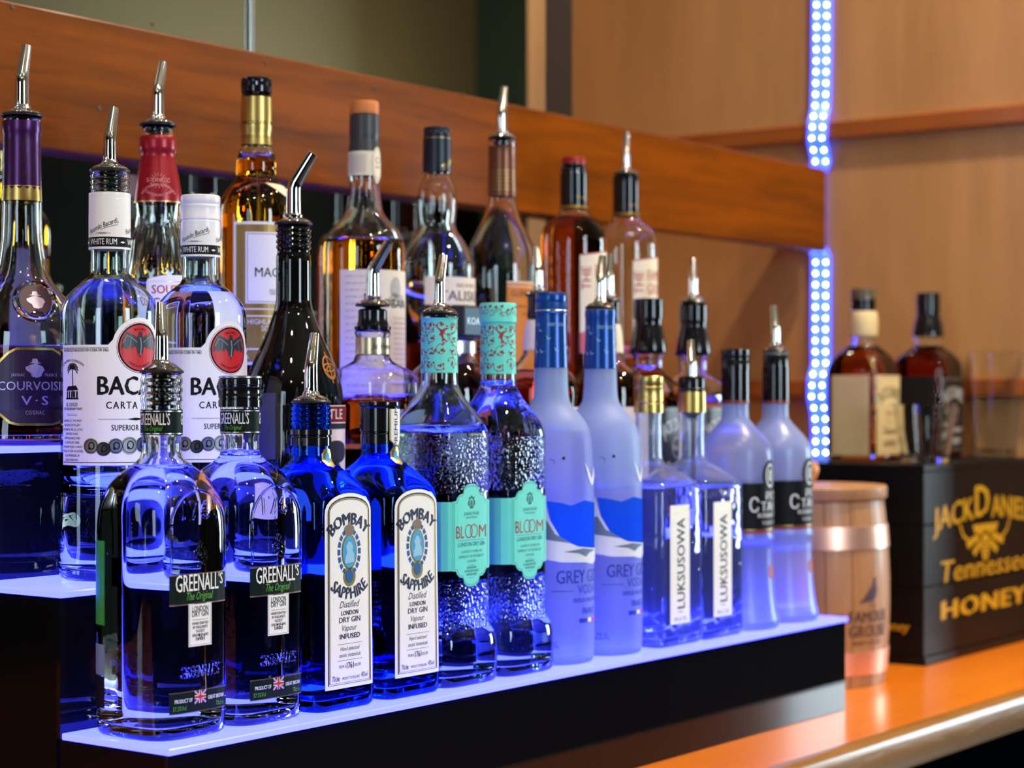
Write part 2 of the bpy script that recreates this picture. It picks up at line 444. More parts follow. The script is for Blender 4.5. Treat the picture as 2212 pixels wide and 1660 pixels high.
def pourer(root, z, rl, ang=0.0, k=1.0, drop=0.030, lean=17.0, rin=None):
    """steel speed pourer: dome and bent spout on a ribbed rubber stopper; ang = way the spout leans, measured from +x"""
    rin = rin or rl * 0.74
    # stopper
    pr = [(rin * 0.55, z - drop)]
    nf = 5
    for i in range(nf):
        zz = z - drop + 0.003 + i * (drop - 0.005) / nf
        pr += [(rin * 0.62, zz), (rin * 1.0, zz + 0.0012), (rin * 1.0, zz + 0.0024), (rin * 0.62, zz + 0.0034)]
    pr += [(rin * 0.8, z - 0.001), (rl * 1.08, z - 0.0002), (rl * 1.10, z + 0.0012), (rl * 1.02, z + 0.0024), (0.001, z + 0.0026)]
    link('pourer_stopper', lathe(pr, 32), RUBBER, root)
    dome = lathe([(rl * 0.98, z + 0.0022), (rl * 0.96, z + 0.0034), (rl * 0.78, z + 0.0050), (rl * 0.5, z + 0.0066), (0.0064 * k, z + 0.0082), (0.0056 * k, z + 0.0100), (0.001, z + 0.0102)], 32)
    d = Vector((math.cos(ang), math.sin(ang), 0))
    H = 0.0245 * k; path = []; rad = []
    for i in range(5):
        path.append(Vector((0, 0, z + 0.008 + (H - 0.008) * i / 4))); rad.append((0.0054 - 0.0003 * i / 4) * k)
    p = path[-1].copy(); la = 0.0
    for i in range(5):
        la += R(lean) / 5; p = p + (d * math.sin(la) + Vector((0, 0, 1)) * math.cos(la)) * 0.0016 * k; path.append(p.copy()); rad.append((0.0051 - 0.00008 * i) * k)
    p = p + (d * math.sin(la) + Vector((0, 0, 1)) * math.cos(la)) * 0.0215 * k; path.append(p.copy()); rad.append(0.0036 * k)
    # hollow mouth
    path.append(p - (path[-1] - path[-2]).normalized() * 0.0001); rad.append(0.0030 * k)
    path.append(p - (path[-3] - path[-4]).normalized() * 0.012 * k if False else path[-3] + (p - path[-3]) * 0.3); rad.append(0.0030 * k)
    t = (p - path[-4]).normalized()
    rings = []; up = Vector((-d.y, d.x, 0))
    for i, q in enumerate(path):
        if i < 5: tt = Vector((0, 0, 1))
        elif i < len(path) - 3: tt = (path[i] - path[i - 1]).normalized()
        else: tt = t
        w = tt.cross(up).normalized()
        rings.append(np.array([tuple(q + rad[i] * (math.cos(a) * up + math.sin(a) * w)) for a in [j * math.pi / 10 for j in range(20)]]))
    spout = loft(rings, True, True); sharp(spout, 50)
    vent = tube([(-d.x * 0.0072 * k, -d.y * 0.0072 * k, z + 0.004), (-d.x * 0.0068 * k, -d.y * 0.0068 * k, z + 0.0125)], 0.0014, 8)
    sp = link('pourer_spout', joined([spout, vent]), CHROME, root)
    sp.data.polygons.foreach_set('use_smooth', [True] * len(sp.data.polygons))
    link('pourer_dome', dome, CHROME, root)
def threads(shape, y0, y1, n, amp):
    """add moulded screw threads to the neck outline between two rows"""
    z0, z1 = shape.z(y1), shape.z(y0)
    a = float(shape.ring((z0 + z1) / 2)[0]); keep = [l for l in shape.L if not (z0 < l[0] < z1)]
    for i in range(n):
        for f, m in ((0.0, 0), (0.3, 1), (0.6, 1), (0.9, 0)):
            keep.append(np.array((z0 + (z1 - z0) * (i + f) / n + 1e-5, a + amp * m, a + amp * m, 2.0)))
    shape.L = np.array(sorted(map(tuple, keep)))
def screwcap(root, z0, z1, r, mat, topmat=None, knurl=True, skirt=True, name='cap'):
    h = z1 - z0
    pr = [(r * 0.6, z0 - 0.0), (r, z0)]
    if skirt: pr += [(r, z0 + h * 0.24), (r * 0.965, z0 + h * 0.26), (r * 0.965, z0 + h * 0.29), (r, z0 + h * 0.31)]
    pr += [(r, z0 + h * 0.40), (r, z0 + h * 0.42), (r, z0 + h * 0.66), (r, z0 + h * 0.68), (r * 0.975, z0 + h * 0.70), (r * 0.975, z0 + h * 0.75), (r, z0 + h * 0.77)]
    pr += [(r, z1 - 0.0022), (r * 0.985, z1 - 0.0008), (r * 0.93, z1), (0.001, z1)]
    c = link(name, lathe(pr, 72, (z0 + h * 0.41, z0 + h * 0.67, 0.0005) if knurl else None), mat, root)
    if topmat: link('cap_top', lathe([(r * 0.90, z1 - 0.0002), (r * 0.985, z1 + 0.0001), (r * 0.99, z1 + 0.0012), (r * 0.92, z1 + 0.0019), (0.001, z1 + 0.0019)], 48), topmat, c)
    return c
def band(shape, root, key, name, y0, y1, mat, layer=0, off=0.0004):
    """a sleeve running right round the bottle between two rows"""
    if key not in ART:
        z0, z1 = shape.z(y1), shape.z(y0)
        zs = sorted(set([z0, z1] + [z for z in shape.levels() if z0 < z < z1]))
        o = off + 0.00016 * layer
        ART[key] = loft([shape.pts(z, -o) for z in zs], False, False)
    return link(name, ART[key], mat, root)
def stand(shape, name, label, px, tier, group=None, rot=0.0, d=None):
    dd = TIERD[tier] if d is None else d
    x, Z = at(px, dd)
    return thing(name, label, 'bottle', (x, dd, TREAD[tier]), group, rot)
# ------------------------------------------------------------------ the room
OAK = wood('veneer_wall', srgb(162, 118, 72), srgb(190, 143, 92), axis=2, scale=3.0, stretch=9, rough=0.5, coat=0.05, bump=0.02)
RAIL = wood('stained_rail', srgb(120, 62, 22), srgb(165, 92, 38), axis=1, scale=5, stretch=14, rough=0.4)
BEAM = wood('stained_beam', srgb(88, 42, 0), srgb(134, 68, 0), axis=0, scale=5.5, stretch=11, rough=0.42, coat=0.04, spec=0.18, contrast=(0.34, 0.62))
COUNTER = wood('counter_wood', srgb(216, 112, 16), srgb(232, 134, 30), axis=0, scale=4, stretch=14, rough=0.30, coat=0.35, contrast=(0.3, 0.7))
NOSE = wood('counter_edge_wood', srgb(120, 78, 24), srgb(158, 108, 44), axis=0, scale=9, stretch=8, rough=0.36, coat=0.25, bump=0.5)
OLIVE = pm('olive_plaster', srgb(150, 138, 108), 0.8, var=0.05, scale=4)
DARKP = pm('dark_panelling', srgb(17, 15, 11), 0.7, var=0.2, scale=3, spec=0.05)
TEAL = pm('teal_panel', srgb(72, 92, 84), 0.5, var=0.08, scale=3)
FLOORM = wood('floor_boards', srgb(40, 28, 20), srgb(58, 42, 30), axis=0, scale=3, stretch=8)
XM0, XM1 = at(1180, 0.468)[0], at(1240, 0.468)[0]
XW, YM = 1.900, 0.468            # side wall, mirror face
struct('floor', box(-3, 5.6, -3.05, 1.4, -1.0, -0.95), FLOORM)
struct('ceiling', box(-3, 5.6, -3.05, 1.4, 2.12, 2.17), pm('ceiling_paint', srgb(168, 158, 130), 0.8, scale=4))
struct('wall_back', box(-3, XM0, YM + 0.006, YM + 0.09, -0.95, 2.12), DARKP)
struct('wall_right', box(XW, XW + 0.06, -0.124, 1.36, -0.95, 2.12), OAK)
struct('wall_rear', box(XM0 - 0.06, 1.90, 1.30, 1.36, -0.95, 2.12), OAK)
struct('wall_inner', box(XM0 - 0.06, XM0, YM + 0.09, 1.30, -0.95, 2.12), OAK)
struct('wall_front', box(-3, 5.6, -3.05, -3.0, -0.95, 2.12), OLIVE)
struct('wall_left', box(-3.05, -3.0, -3.05, 0.6, -0.95, 2.12), DARKP)
struct('wall_far', box(5.5, 5.56, -3.0, 1.4, -0.95, 2.12), TEAL)
struct('wall_side_room', box(XW + 0.06, 5.5, -0.10, -0.04, -0.95, 2.12), OAK)
struct('trim_1', box(XW - 0.014, XW, -0.124, 1.29, 0.783, 0.813, 0.003), RAIL)
struct('trim_2', box(XW - 0.014, XW, -0.124, 1.29, 0.364, 0.393, 0.003), RAIL)
struct('trim_3', box(XM0, XM1, YM + 0.002, YM + 0.09, 0.0, 2.12, 0.002), pm('black_post', (0.012, 0.012, 0.014), 0.3))
struct('trim_4', box(-2.99, 5.49, -3.0, -2.97, -0.95, 1.16), DARKP)
# mirror behind the shelf, in two sheets with a metal joint
m, nt, b, out = nodes('mirror_glass')
b.inputs['Base Color'].default_value = (0.60, 0.62, 0.58, 1); b.inputs['Metallic'].default_value = 1.0; b.inputs['Roughness'].default_value = 0.015
MIRROR = m
xs0 = at(540, YM)[0]
tag(link('mirror', box(-1.6, xs0 - 0.004, YM, YM + 0.006, 0.0, 2.10), MIRROR), 'wide mirror sheet behind the bottles, on the left of the metal joint', 'mirror')
tag(link('mirror', box(xs0 + 0.004, XM0 - 0.002, YM, YM + 0.006, 0.0, 2.10), MIRROR), 'mirror sheet between the thin metal joint and the black post', 'mirror')
tag(link('mirror_joint', box(xs0 - 0.004, xs0 + 0.004, YM - 0.004, YM + 0.006, 0.0, 2.10, 0.001), pm('brushed_steel', (0.55, 0.58, 0.55), 0.3, 1.0)), 'thin vertical metal strip joining the mirror sheets', 'strip')
# wooden beam
xb = at(1785, 0.445)[0]
Zb = at(1785, 0.445)[1]
zb0 = CZ + (HOR - 545) * Zb / FPX; zb1 = CZ + (HOR - 365) * Zb / FPX
bm_ = thing('wooden_beam', 'long orange-brown wooden beam fixed across the mirror above the bottles', 'beam', (0, 0, 0))
link('plank', box(-1.2, xb, 0.445, YM - 0.001, zb0, zb1, 0.0025), BEAM, bm_)
screw = lathe([(0.0026, -0.0005), (0.0026, 0.0003), (0.0018, 0.0007), (0.001, 0.0004)], 12)
for q, (px, py) in enumerate([(27, 15), (330, 52), (575, 135), (810, 190), (1000, 205), (215, 235)]):
    xq, Zq = at(px, 0.445)
    o = link('screw', screw, pm('dull_screw', (0.10, 0.055, 0.02), 0.5, 0.3), bm_)
    o.location = (xq, 0.4448, CZ + (HOR - py) * Zq / FPX); o.rotation_euler = (R(90), 0, 0)
# bar counter
ct = thing('bar_counter', 'glossy orange wooden bar counter with a rounded front edge', 'counter', (0, 0, 0))
YF = -0.109
link('worktop', box(-2.2, XW - 0.001, YF + 0.010, YM - 0.001, -0.044, 0.0), COUNTER, ct)
link('worktop', box(XM1 + 0.003, XW - 0.001, YM + 0.0915, 1.29, -0.044, 0.0), COUNTER, ct)
prof = [(YF + 0.010, 0.0004), (YF + 0.004, 0.0004), (YF - 0.001, -0.0012), (YF - 0.005, -0.005), (YF - 0.0065, -0.012), (YF - 0.0065, -0.038), (YF - 0.004, -0.043), (YF + 0.010, -0.0445)]
v = [(-2.2, y, z) for y, z in prof] + [(XW - 0.125 if False else XW - 0.001, y, z) for y, z in prof]
n = len(prof)
me = mesh(v, [(i, i + 1, n + i + 1, n + i) for i in range(n - 1)] + [tuple(range(n)), tuple(range(2 * n - 1, n - 1, -1))]); sharp(me, 40)
link('front_edge', me, NOSE, ct)
link('cabinet_body', box(-2.2, XW - 0.001, YF + 0.05, YM - 0.002, -0.948, -0.0445), pm('dark_cabinet', (0.0008, 0.0013, 0.002), 0.9, spec=0.0), ct)

# ------------------------------------------------------------------ lit three-step bottle shelf
TD, TL, TH = 0.116, 1.07, 0.005
ACR = pm('black_acrylic', (0.004, 0.004, 0.006), 0.05, var=0.0, spec=0.25)
LIT = emit('lit_acrylic', (0.0275, 0.0340, 1.0), 13.0, base=(0.10, 0.10, 0.14), rough=0.25)
sh = thing('lighted_bottle_shelf', 'three-step black acrylic bottle shelf with glowing blue-white treads', 'shelf', (0, 0, 0))
for i in range(3):
    y0 = i * TD
    t = link('lit_tread', box(0, TL, y0, y0 + TD - (0.0006 if i < 2 else 0), TREAD[i] - TH, TREAD[i], 0.0008, 1), LIT, sh)
    z0 = 0.0005 if i == 0 else TREAD[i - 1] - TH
    link('riser_panel', box(0.002, TL - 0.002, y0 + 0.003, y0 + 0.007, z0, TREAD[i] - TH), ACR, sh)
    for xx in (0.002, TL - 0.006):
        link('side_panel', box(xx, xx + 0.004, y0 + 0.007, y0 + TD + (0.003 if i < 2 else -0.002), 0.0005, TREAD[i] - TH), pm('side_acrylic', (0.003, 0.003, 0.004), 0.10, var=0.0, spec=0.08), sh)  # duller copy of the black acrylic, standing in for shade in its reflection
link('back_panel', box(0.006, TL - 0.006, 3 * TD - 0.006, 3 * TD - 0.002, 0.0005, TREAD[2] - TH), ACR, sh)

# ------------------------------------------------------------------ LED tapes on the side wall
LEDM = emit('led_chip', (0.36, 0.62, 1.0), 85.0)
TAPE = emit('led_tape', (0.0, 0.03, 1.0), 5.0, base=(0.3, 0.4, 0.9))  # backing made to glow, standing in for the blue halo round the chips
ledmesh = loft([circ(0.0016, 0.0, 10), circ(0.0016, 0.0010, 10), circ(0.0010, 0.0016, 10)], True, True)
def led_tape(px0, label):
    # wobbly line of the tape: (row, column shift)
    wob = [(-140, 4), (0, 4), (140, 3), (235, 1), (275, 3), (335, 0), (358, 2), (372, -10), (535, -10), (548, 2), (740, 1), (790, 2), (835, 2), (890, 0), (925, 2), (990, 2)]
    y0 = None
    root = thing('led_tape', label, 'light strip', (0, 0, 0), 'LED tapes on the wood wall')
    Zw = at(px0, 0)[1]
    def pos(py, off=0):
        sh_ = np.interp(py, [w[0] for w in wob], [w[1] for w in wob])
        # solve y on the wall plane x = XW for column px
        k = (px0 + sh_ - PCX) / FPX; dx = XW - 0.006 - CX
        dy = dx * (FD - k * FS) / (FS + k * FD)
        Z = dx * FS + dy * FD
        zz = CZ + (HOR - py) * Z / FPX
        out_ = max(0.0, 1 - max(0.0, abs(zz - 0.798) - 0.017) / 0.02, 1 - max(0.0, abs(zz - 0.3785) - 0.017) / 0.02)   # the tape bulges over the two rails
        return Vector((XW - 0.006 - 0.013 * out_, CY + dy, zz))
    rows = list(np.linspace(-140, 1000, 96))
    L = []; 
    for py in rows: 
        p = pos(py); L.append([(p.x, p.y - 0.0078, p.z), (p.x, p.y + 0.0078, p.z), (p.x + 0.002, p.y + 0.0078, p.z), (p.x + 0.002, p.y - 0.0078, p.z)])
    link('tape', loft([np.array(r) for r in L], True, True, smooth=False), TAPE, root)
    py = -135.0
    while py < 992:
        if True:
            o = link('led', ledmesh, LEDM, root); o.location = pos(py) - Vector((0.0001, 0, 0)); o.rotation_euler = (0, R(-90), 0)
        py += 24.2
led_tape(1760, 'blue LED tape on the wood wall, the column further from the crate')
led_tape(1782, 'blue LED tape on the wood wall, the column nearer the crate')
# ------------------------------------------------------------------ bottles of the front step
FRONT, MID, BACK = 'bottles on the front step', 'bottles on the middle step', 'bottles on the top step'
NAVY = pm('navy_ink', srgb(16, 24, 66), 0.5)
GREY = pm('grey_ink', srgb(110, 112, 120), 0.5)
REDI = pm('red_ink', srgb(190, 28, 36), 0.45)
CREAM = pm('cream_paper', srgb(226, 216, 190), 0.55, var=0.03)
def leanang(x): return math.acos(max(-1, min(1, x))) + math.atan2(-0.8049, 0.5934)
# --- square gin bottle with dark green labels
G = Shape(349, [(806, 43), (880, 43), (884, 44), (942, 44), (946, 42), (975, 42), (990, 47), (1004, 62, 2.1), (1019, 84, 2.3), (1042, 108, 2.7), (1074, 126, 3.2), (1106, 135, 3.6), (1150, 138, 4.0), (1545, 138, 4.0), (1560, 136, 4.0)], TIERD[0], TREAD[0])
threads(G, 812, 872, 3, 0.0009)
GREEN = pm('green_label_back', srgb(40, 150, 50), 0.5)
BOTTLEGREEN = pm('dark_green_label', srgb(7, 22, 19), 0.5, spec=0.12)
LIME = pm('lime_ink', srgb(84, 160, 40), 0.5)
COPPERI = pm('copper_ink', srgb(120, 92, 80), 0.4, 0.6)
def union_flag(root, z0, key, parent):
    w, h = 0.0058, 0.0046
    art(G, parent, key + 'f0', 'flag', lambda: rect(-w, z0, w, z0 + 2 * h), pm('flag_blue', srgb(20, 30, 110), 0.5), 1)
    zc = z0 + h
    art(G, parent, key + 'f1', 'flag_white', lambda: [rect(-w, zc - 0.0014, w, zc + 0.0014), rect(-0.0014, z0, 0.0014, z0 + 2 * h), stroke([(-w, z0), (w, z0 + 2 * h)], 0.0013), stroke([(-w, z0 + 2 * h), (w, z0)], 0.0013)], WHITE, 2)
    art(G, parent, key + 'f2', 'flag_red', lambda: [rect(-w, zc - 0.0008, w, zc + 0.0008), rect(-0.0008, z0, 0.0008, z0 + 2 * h), stroke([(-w, z0), (w, z0 + 2 * h)], 0.0005), stroke([(-w, z0 + 2 * h), (w, z0)], 0.0005)], REDI, 3)
def greenall(px, label, fill, capped, ang=0):
    r = stand(G, 'gin_bottle', label, px, 0, FRONT)
    fill_glass(G, r, G.z(fill), CLEAR, ytop=817 if capped else None)
    z = G.z; fw = 0.0288
    # neck band
    nb = band(G, r, 'g_nb', 'neck_label', 885, 940, BOTTLEGREEN)
    art(G, nb, 'g_nbl', 'silver_line', lambda: [rect(-0.045, z(889.5), 0.045, z(888)), rect(-0.045, z(937.5), 0.045, z(936))], SILVER, 1)
    art(G, nb, 'g_nbt', 'lettering', lambda: [text("GREENALL'S", du, z(918), 0.0092, 0.026, bold=0.012) for du in (-0.0185, 0.0185)], WHITE, 1, step=0.004)
    art(G, nb, 'g_nbs', 'script', lambda: [text("The Original", du, z(931), 0.0040, 0.015, shear=0.35) for du in (-0.0185, 0.0185)], LIME, 1, step=0.004)
    # front labels
    l1 = art(G, r, 'g_l1', 'label', lambda: rect(-fw, z(1298), fw, z(1232)), BOTTLEGREEN)
    art(G, l1, 'g_l1b', 'border', lambda: [rect(-fw, z(1298), fw, z(1295)), rect(-fw, z(1235), fw, z(1232))], COPPERI, 1)
    art(G, l1, 'g_l1t', 'lettering', lambda: [text("GREENALL", -0.0022, z(1269), 0.0132, 0.043, bold=0.012), text("'S", 0.0222, z(1259), 0.0086, 0.0052, bold=0.012)], WHITE, 1)
    art(G, l1, 'g_l1s', 'script', lambda: [text("The Original", 0, z(1288), 0.0062, 0.027, shear=0.35)], LIME, 1)
    l2 = art(G, r, 'g_l2', 'label', lambda: rect(-0.0118, z(1387), 0.0118, z(1296)), WHITE, 1)
    art(G, l2, 'g_l2b', 'border', lambda: frame(-0.0108, z(1384), 0.0108, z(1297), 0.0003), BOTTLEGREEN, 2)
    art(G, l2, 'g_l2t', 'lettering', lambda: [text('LONDON', 0, z(1313), 0.0042, 0.0165, bold=0.006), text('DRY GIN', 0, z(1324), 0.0042, 0.0165, bold=0.006), rect(-0.008, z(1331), 0.008, z(1330.3)),
        *para(['HANDCRAFTED', "BY ENGLAND'S", 'OLDEST', 'GIN DISTILLERS', 'SINCE'], 0, z(1341), 0.0021, 0.0029, [0.0165, 0.015, 0.009, 0.0165, 0.007], bold=0.012), text('1761', 0, z(1375), 0.0046, 0.009)], BOTTLEGREEN, 2)
    l3 = art(G, r, 'g_l3', 'label', lambda: rect(-fw, z(1526), fw, z(1480)), BOTTLEGREEN)
    art(G, l3, 'g_l3b', 'border', lambda: [rect(-fw, z(1482), fw, z(1480)), rect(-fw, z(1526), fw, z(1524))], COPPERI, 1)
    art(G, l3, 'g_l3t', 'lettering', lambda: [text('PRODUCT OF', -0.0162, z(1503), 0.0030, 0.0165, bold=0.012), text('GREAT BRITAIN', 0.0170, z(1503), 0.0030, 0.0180, bold=0.012)], WHITE, 1)
    art(G, l3, 'g_l3s', 'script', lambda: [text('37.5%Vol', -0.020, z(1519), 0.0036, 0.012), text('70cl e', 0.021, z(1519), 0.0036, 0.009)], LIME, 1)
    union_flag(r, z(1508), 'g_', l3)
    # labels on the back, their printed inside seen through the bottle
    us = -0.098
    art(G, r, 'g_k1', 'back_label', lambda: rect(us - 0.009, z(1345), us + 0.009, z(1165)), GREEN)
    art(G, r, 'g_k2', 'back_label', lambda: rect(us - 0.009, z(1452), us + 0.009, z(1386)), pm('pale_blue_label', srgb(110, 130, 180), 0.5))
    art(G, r, 'g_k3', 'back_label', lambda: rect(us - 0.009, z(1522), us + 0.009, z(1454)), INK)
    # moulded decoration in the glass
    arch = [(-0.027, z(1225))] + [(-0.027, z(1130))] + [(0.027 * math.cos(t), z(1130) + 0.027 * 0.95 * math.sin(t)) for t in np.linspace(math.pi, 0, 13)] + [(0.027, z(1225))]
    if 'g_arch' not in ART:
        bmv = bmesh.new(); vs_ = [bmv.verts.new((u, v_, 0)) for u, v_ in arch]
        for i in range(len(vs_) - 1): bmv.edges.new((vs_[i], vs_[i + 1]))
        P = G.wrap(bmv, 0, 0.0008, 0.006, 0.006)
        # order the points along the arch again
        pts = [tuple(v.co) for v in P.vertices]; adj = {i: [] for i in range(len(pts))}
        for e in P.edges: adj[e.vertices[0]].append(e.vertices[1]); adj[e.vertices[1]].append(e.vertices[0])
        cur = [i for i in adj if len(adj[i]) == 1][0]; prev = -1; path = []
        while True:
            path.append(pts[cur]); nx = [q for q in adj[cur] if q != prev]
            if not nx: break
            prev, cur = cur, nx[0]
        ART['g_arch'] = tube(path, 0.0011, 8)
    link('moulded_arch', ART['g_arch'], CLEAR, r)
    art(G, r, 'g_e1', 'moulded_lettering', lambda: text('1761', 0, z(1118), 0.0150, 0.034, bold=0.02, ext=0.0006), CLEAR, base=0.0005, step=0.006, vstep=0.006)
    art(G, r, 'g_e2', 'moulded_lettering', lambda: text("GREENALL'S", 0, z(1452), 0.0090, 0.040, bold=0.015, ext=0.0005), CLEAR, base=0.0005)
    rnd = random.Random(3)
    def crest():
        out = []
        for i in range(26):
            a = rnd.random() * 6.28; q = rnd.random() ** 0.6
            b = disc(0.0062 * q * math.cos(a), z(1192) + 0.0088 * q * math.sin(a), 0.0012 + 0.0007 * rnd.random(), n=7)
            f = bmesh.ops.extrude_face_region(b, geom=b.faces[:])
            bmesh.ops.translate(b, verts=[q_ for q_ in f['geom'] if isinstance(q_, bmesh.types.BMVert)], vec=(0, 0, 0.0009)); out.append(b)
        return out
    art(G, r, 'g_cr', 'moulded_crest', crest, CLEAR, base=0.0002)
    if capped: 
        c = screwcap(r, z(880), z(815), G.r(860) + 0.0012, GLOSSBLACK, SILVER)
    else: pourer(r, z(806), 0.0152, ang)
    return r
greenall(349, 'square clear gin bottle with dark green labels and a steel pourer, nearest the shelf corner', 1012, False, leanang(-0.25))
greenall(519, 'square clear gin bottle with dark green labels, black screw cap with silver top', 988, True)

# --- sapphire blue gin bottle
BLUEG = glass('sapphire_glass', (0.20, 0.48, 1.0), ripple=0.02)
BO = Shape(820, [(869, 39), (958, 39), (962, 40), (985, 41), (996, 50, 2.1), (1008, 66, 2.3, 1.05), (1031, 94, 3.0, 1.1), (1053, 115, 4.0, 1.12), (1068, 123, 6.0, 1.12), (1090, 125, 7.0, 1.12), (1470, 129, 7.0, 1.12)], TIERD[0], TREAD[0])
threads(BO, 876, 918, 4, 0.0010)
STEELB = pm('sky_blue_ink', srgb(60, 150, 200), 0.4); DEEPB = pm('deep_blue_ink', srgb(20, 80, 150), 0.4)
def bombay(px, label, fill, capped, ang=0):
    r = stand(BO, 'blue_gin_bottle', label, px, 0, FRONT)
    z = BO.z
    fill_glass(BO, r, z(fill), BLUEG, FILM)
    w = 0.0285; zt, zb = z(1096), z(1450); hs = 0.0165
    def outline(i):
        pts = [(-w + i, zb + i), (w - i, zb + i), (w - i, zt)]
        return pts + [((w - i) * math.cos(t), zt + (hs - i) * math.sin(t) ** 0.8) for t in np.linspace(0.15, math.pi - 0.15, 13)] + [(-w + i, zt)]
    lb = art(BO, r, 'b_l', 'label', lambda: poly(outline(0)), WHITE)
    art(BO, lb, 'b_b1', 'border', lambda: stroke(outline(0.0034), 0.0010, True), INK, 1)
    art(BO, lb, 'b_b2', 'border', lambda: stroke(outline(0.0047), 0.0009, True), GOLDFOIL, 1)
    art(BO, lb, 'b_t1', 'lettering', lambda: text('BOMBAY', 0, z(1118), 0.0098, 0.046, bold=0.05, arc=0.027), NAVY, 1)
    art(BO, lb, 'b_t1b', 'lettering', lambda: [text('SAPPHIRE', 0, z(1270), 0.0098, 0.052, bold=0.045, arc=-0.032)], NAVY, 1)
    zc = z(1174)
    art(BO, lb, 'b_e0', 'emblem_rosette', lambda: [poly([((0.0108 + q) * math.cos(t - 0.13), zc + (0.0160 + q) * math.sin(t - 0.13)) for q in (0, 0.0035)] + [((0.0108 + q) * math.cos(t + 0.13), zc + (0.0160 + q) * math.sin(t + 0.13)) for q in (0.0035, 0)]) for t in np.arange(0, 6.28, 6.283 / 18) if not 1.2 < t < 1.95], DEEPB, 1)
    art(BO, lb, 'b_e1', 'emblem', lambda: disc(0, zc, 0.0095, 0.0145), GOLDFOIL, 1)
    art(BO, lb, 'b_e2', 'emblem_oval', lambda: disc(0, zc, 0.0082, 0.0130), STEELB, 2)
    art(BO, lb, 'b_e3', 'emblem_profile', lambda: poly([(-0.006, zc - 0.0095), (0.006, zc - 0.0085), (0.0055, zc - 0.002), (0.0035, zc + 0.001), (0.0045, zc + 0.004), (0.002, zc + 0.0075), (-0.001, zc + 0.0085), (-0.003, zc + 0.006), (-0.0045, zc + 0.0035), (-0.0034, zc + 0.002), (-0.003, zc - 0.001), (-0.005, zc - 0.004)]), pm('pale_blue_ink', srgb(140, 190, 225), 0.4), 3)
    art(BO, lb, 'b_e4', 'emblem_crown', lambda: [disc(0, zc + 0.0185, 0.0062, 0.0036, 16), rect(-0.0052, zc + 0.0138, 0.0052, zc + 0.0166), disc(0, zc + 0.0232, 0.0012, n=8)], pm('crown_ink', srgb(120, 105, 90), 0.4), 2)
    art(BO, lb, 'b_e5', 'emblem_ring', lambda: disc(0, z(1224), 0.0076, 0.0082), GOLDFOIL, 1)
    art(BO, lb, 'b_e6', 'emblem_gem', lambda: disc(0, z(1224), 0.0046, 0.0054), DEEPB, 2)
    art(BO, lb, 'b_t2', 'lettering', lambda: [text('Distilled', 0, z(1287), 0.0058, 0.025, shear=0.4), text('LONDON', 0, z(1302), 0.0038, 0.021, bold=0.03), text('DRY GIN', 0, z(1317), 0.0046, 0.026, bold=0.02), text('Vapour', 0, z(1334), 0.0050, 0.018, shear=0.4), text('INFUSED', 0, z(1350), 0.0042, 0.025, bold=0.03),
        rect(-0.015, z(1361), 0.015, z(1360.3)), text('Hand selected', 0, z(1374), 0.0034, 0.024, shear=0.4), text('exotic botanicals', 0, z(1387), 0.0034, 0.026, shear=0.4), rect(-0.015, z(1394), 0.015, z(1393.3)), text('1761', 0, z(1411), 0.0052, 0.0085, bold=0.02), text('FROM A', -0.0092, z(1409), 0.0026, 0.0080), text('RECIPE', 0.0092, z(1409), 0.0026, 0.0080),
        text('70cl', -0.0185, z(1434), 0.0046, 0.0060), text('e', -0.0140, z(1434), 0.0046, 0.0026, bold=0.02), text('PRODUCT OF ENGLAND', 0.0010, z(1433), 0.0024, 0.0210), text('40%vol', 0.0175, z(1433), 0.0044, 0.0080)], NAVY, 1)
    rn = BO.r(940) + 0.0012
    zl0, zl1 = z(1002), z(962)
    art(BO, r, 'b_tr', 'neck_tag_ring', lambda: [poly([(0.0052 * (1 + 0.10 * (k % 2)) * math.cos(6.283 * k / 20), z(983) + 0.0076 * (1 + 0.08 * (k % 2)) * math.sin(6.283 * k / 20)) for k in range(20)])], GOLDFOIL, 2, base=0.0012, vstep=0.002, step=0.002)
    art(BO, r, 'b_tg', 'neck_tag_gem', lambda: disc(0, z(983), 0.0026, 0.0040), STEELB, 4, base=0.0012, vstep=0.002, step=0.002)
    if capped:
        rc = BO.r(940) + 0.0008
        link('cap', lathe([(rc * 0.6, z(958)), (rc, z(958)), (rc, z(938)), (rc * 0.965, z(936)), (rc * 0.965, z(934)), (rc * 1.03, z(932)), (rc * 1.03, z(886)), (rc * 1.03, z(882)), (rc * 1.08, z(880)), (rc * 1.10, z(876)), (rc * 1.08, z(869)), (rc * 1.0, z(867)), (0.001, z(867))], 48), GLOSSBLACK, r)
        t0 = BO.L.copy(); CapS = Shape(820, [(860, 41), (960, 41), (1100, 41)], TIERD[0], TREAD[0])
        tb = art(CapS, r, 'b_tag', 'neck_tag', lambda: poly([(-0.0062, z(884)), (0.0062, z(884)), (0.0062, z(950)), (0, z(968)), (-0.0062, z(950))]), GOLDFOIL, 0, base=0.0020, step=0.002)
        art(CapS, tb, 'b_tag2', 'tag_paper', lambda: poly([(-0.0050, z(884)), (0.0050, z(884)), (0.0050, z(950)), (0, z(965)), (-0.0050, z(950))]), WHITE, 1, base=0.0020, step=0.002)
        art(CapS, tb, 'b_tag3', 'lettering', lambda: [text('PREMIUM', 0.0018, z(921), 0.0040, 0.034, rot=math.pi / 2, bold=0.01)], NAVY, 2, base=0.0020, step=0.002)
    else:
        link('cap_ring', lathe([(rn * 0.9, z(959)), (rn * 1.0, z(959)), (rn, z(942)), (rn * 0.96, z(940)), (rn * 0.96, z(938)), (rn * 1.02, z(936)), (rn * 1.02, z(926)), (rn * 0.9, z(924))], 40), GLOSSBLACK, r)
        pourer(r, z(871), 0.0150, ang, k=1.08)
    return r
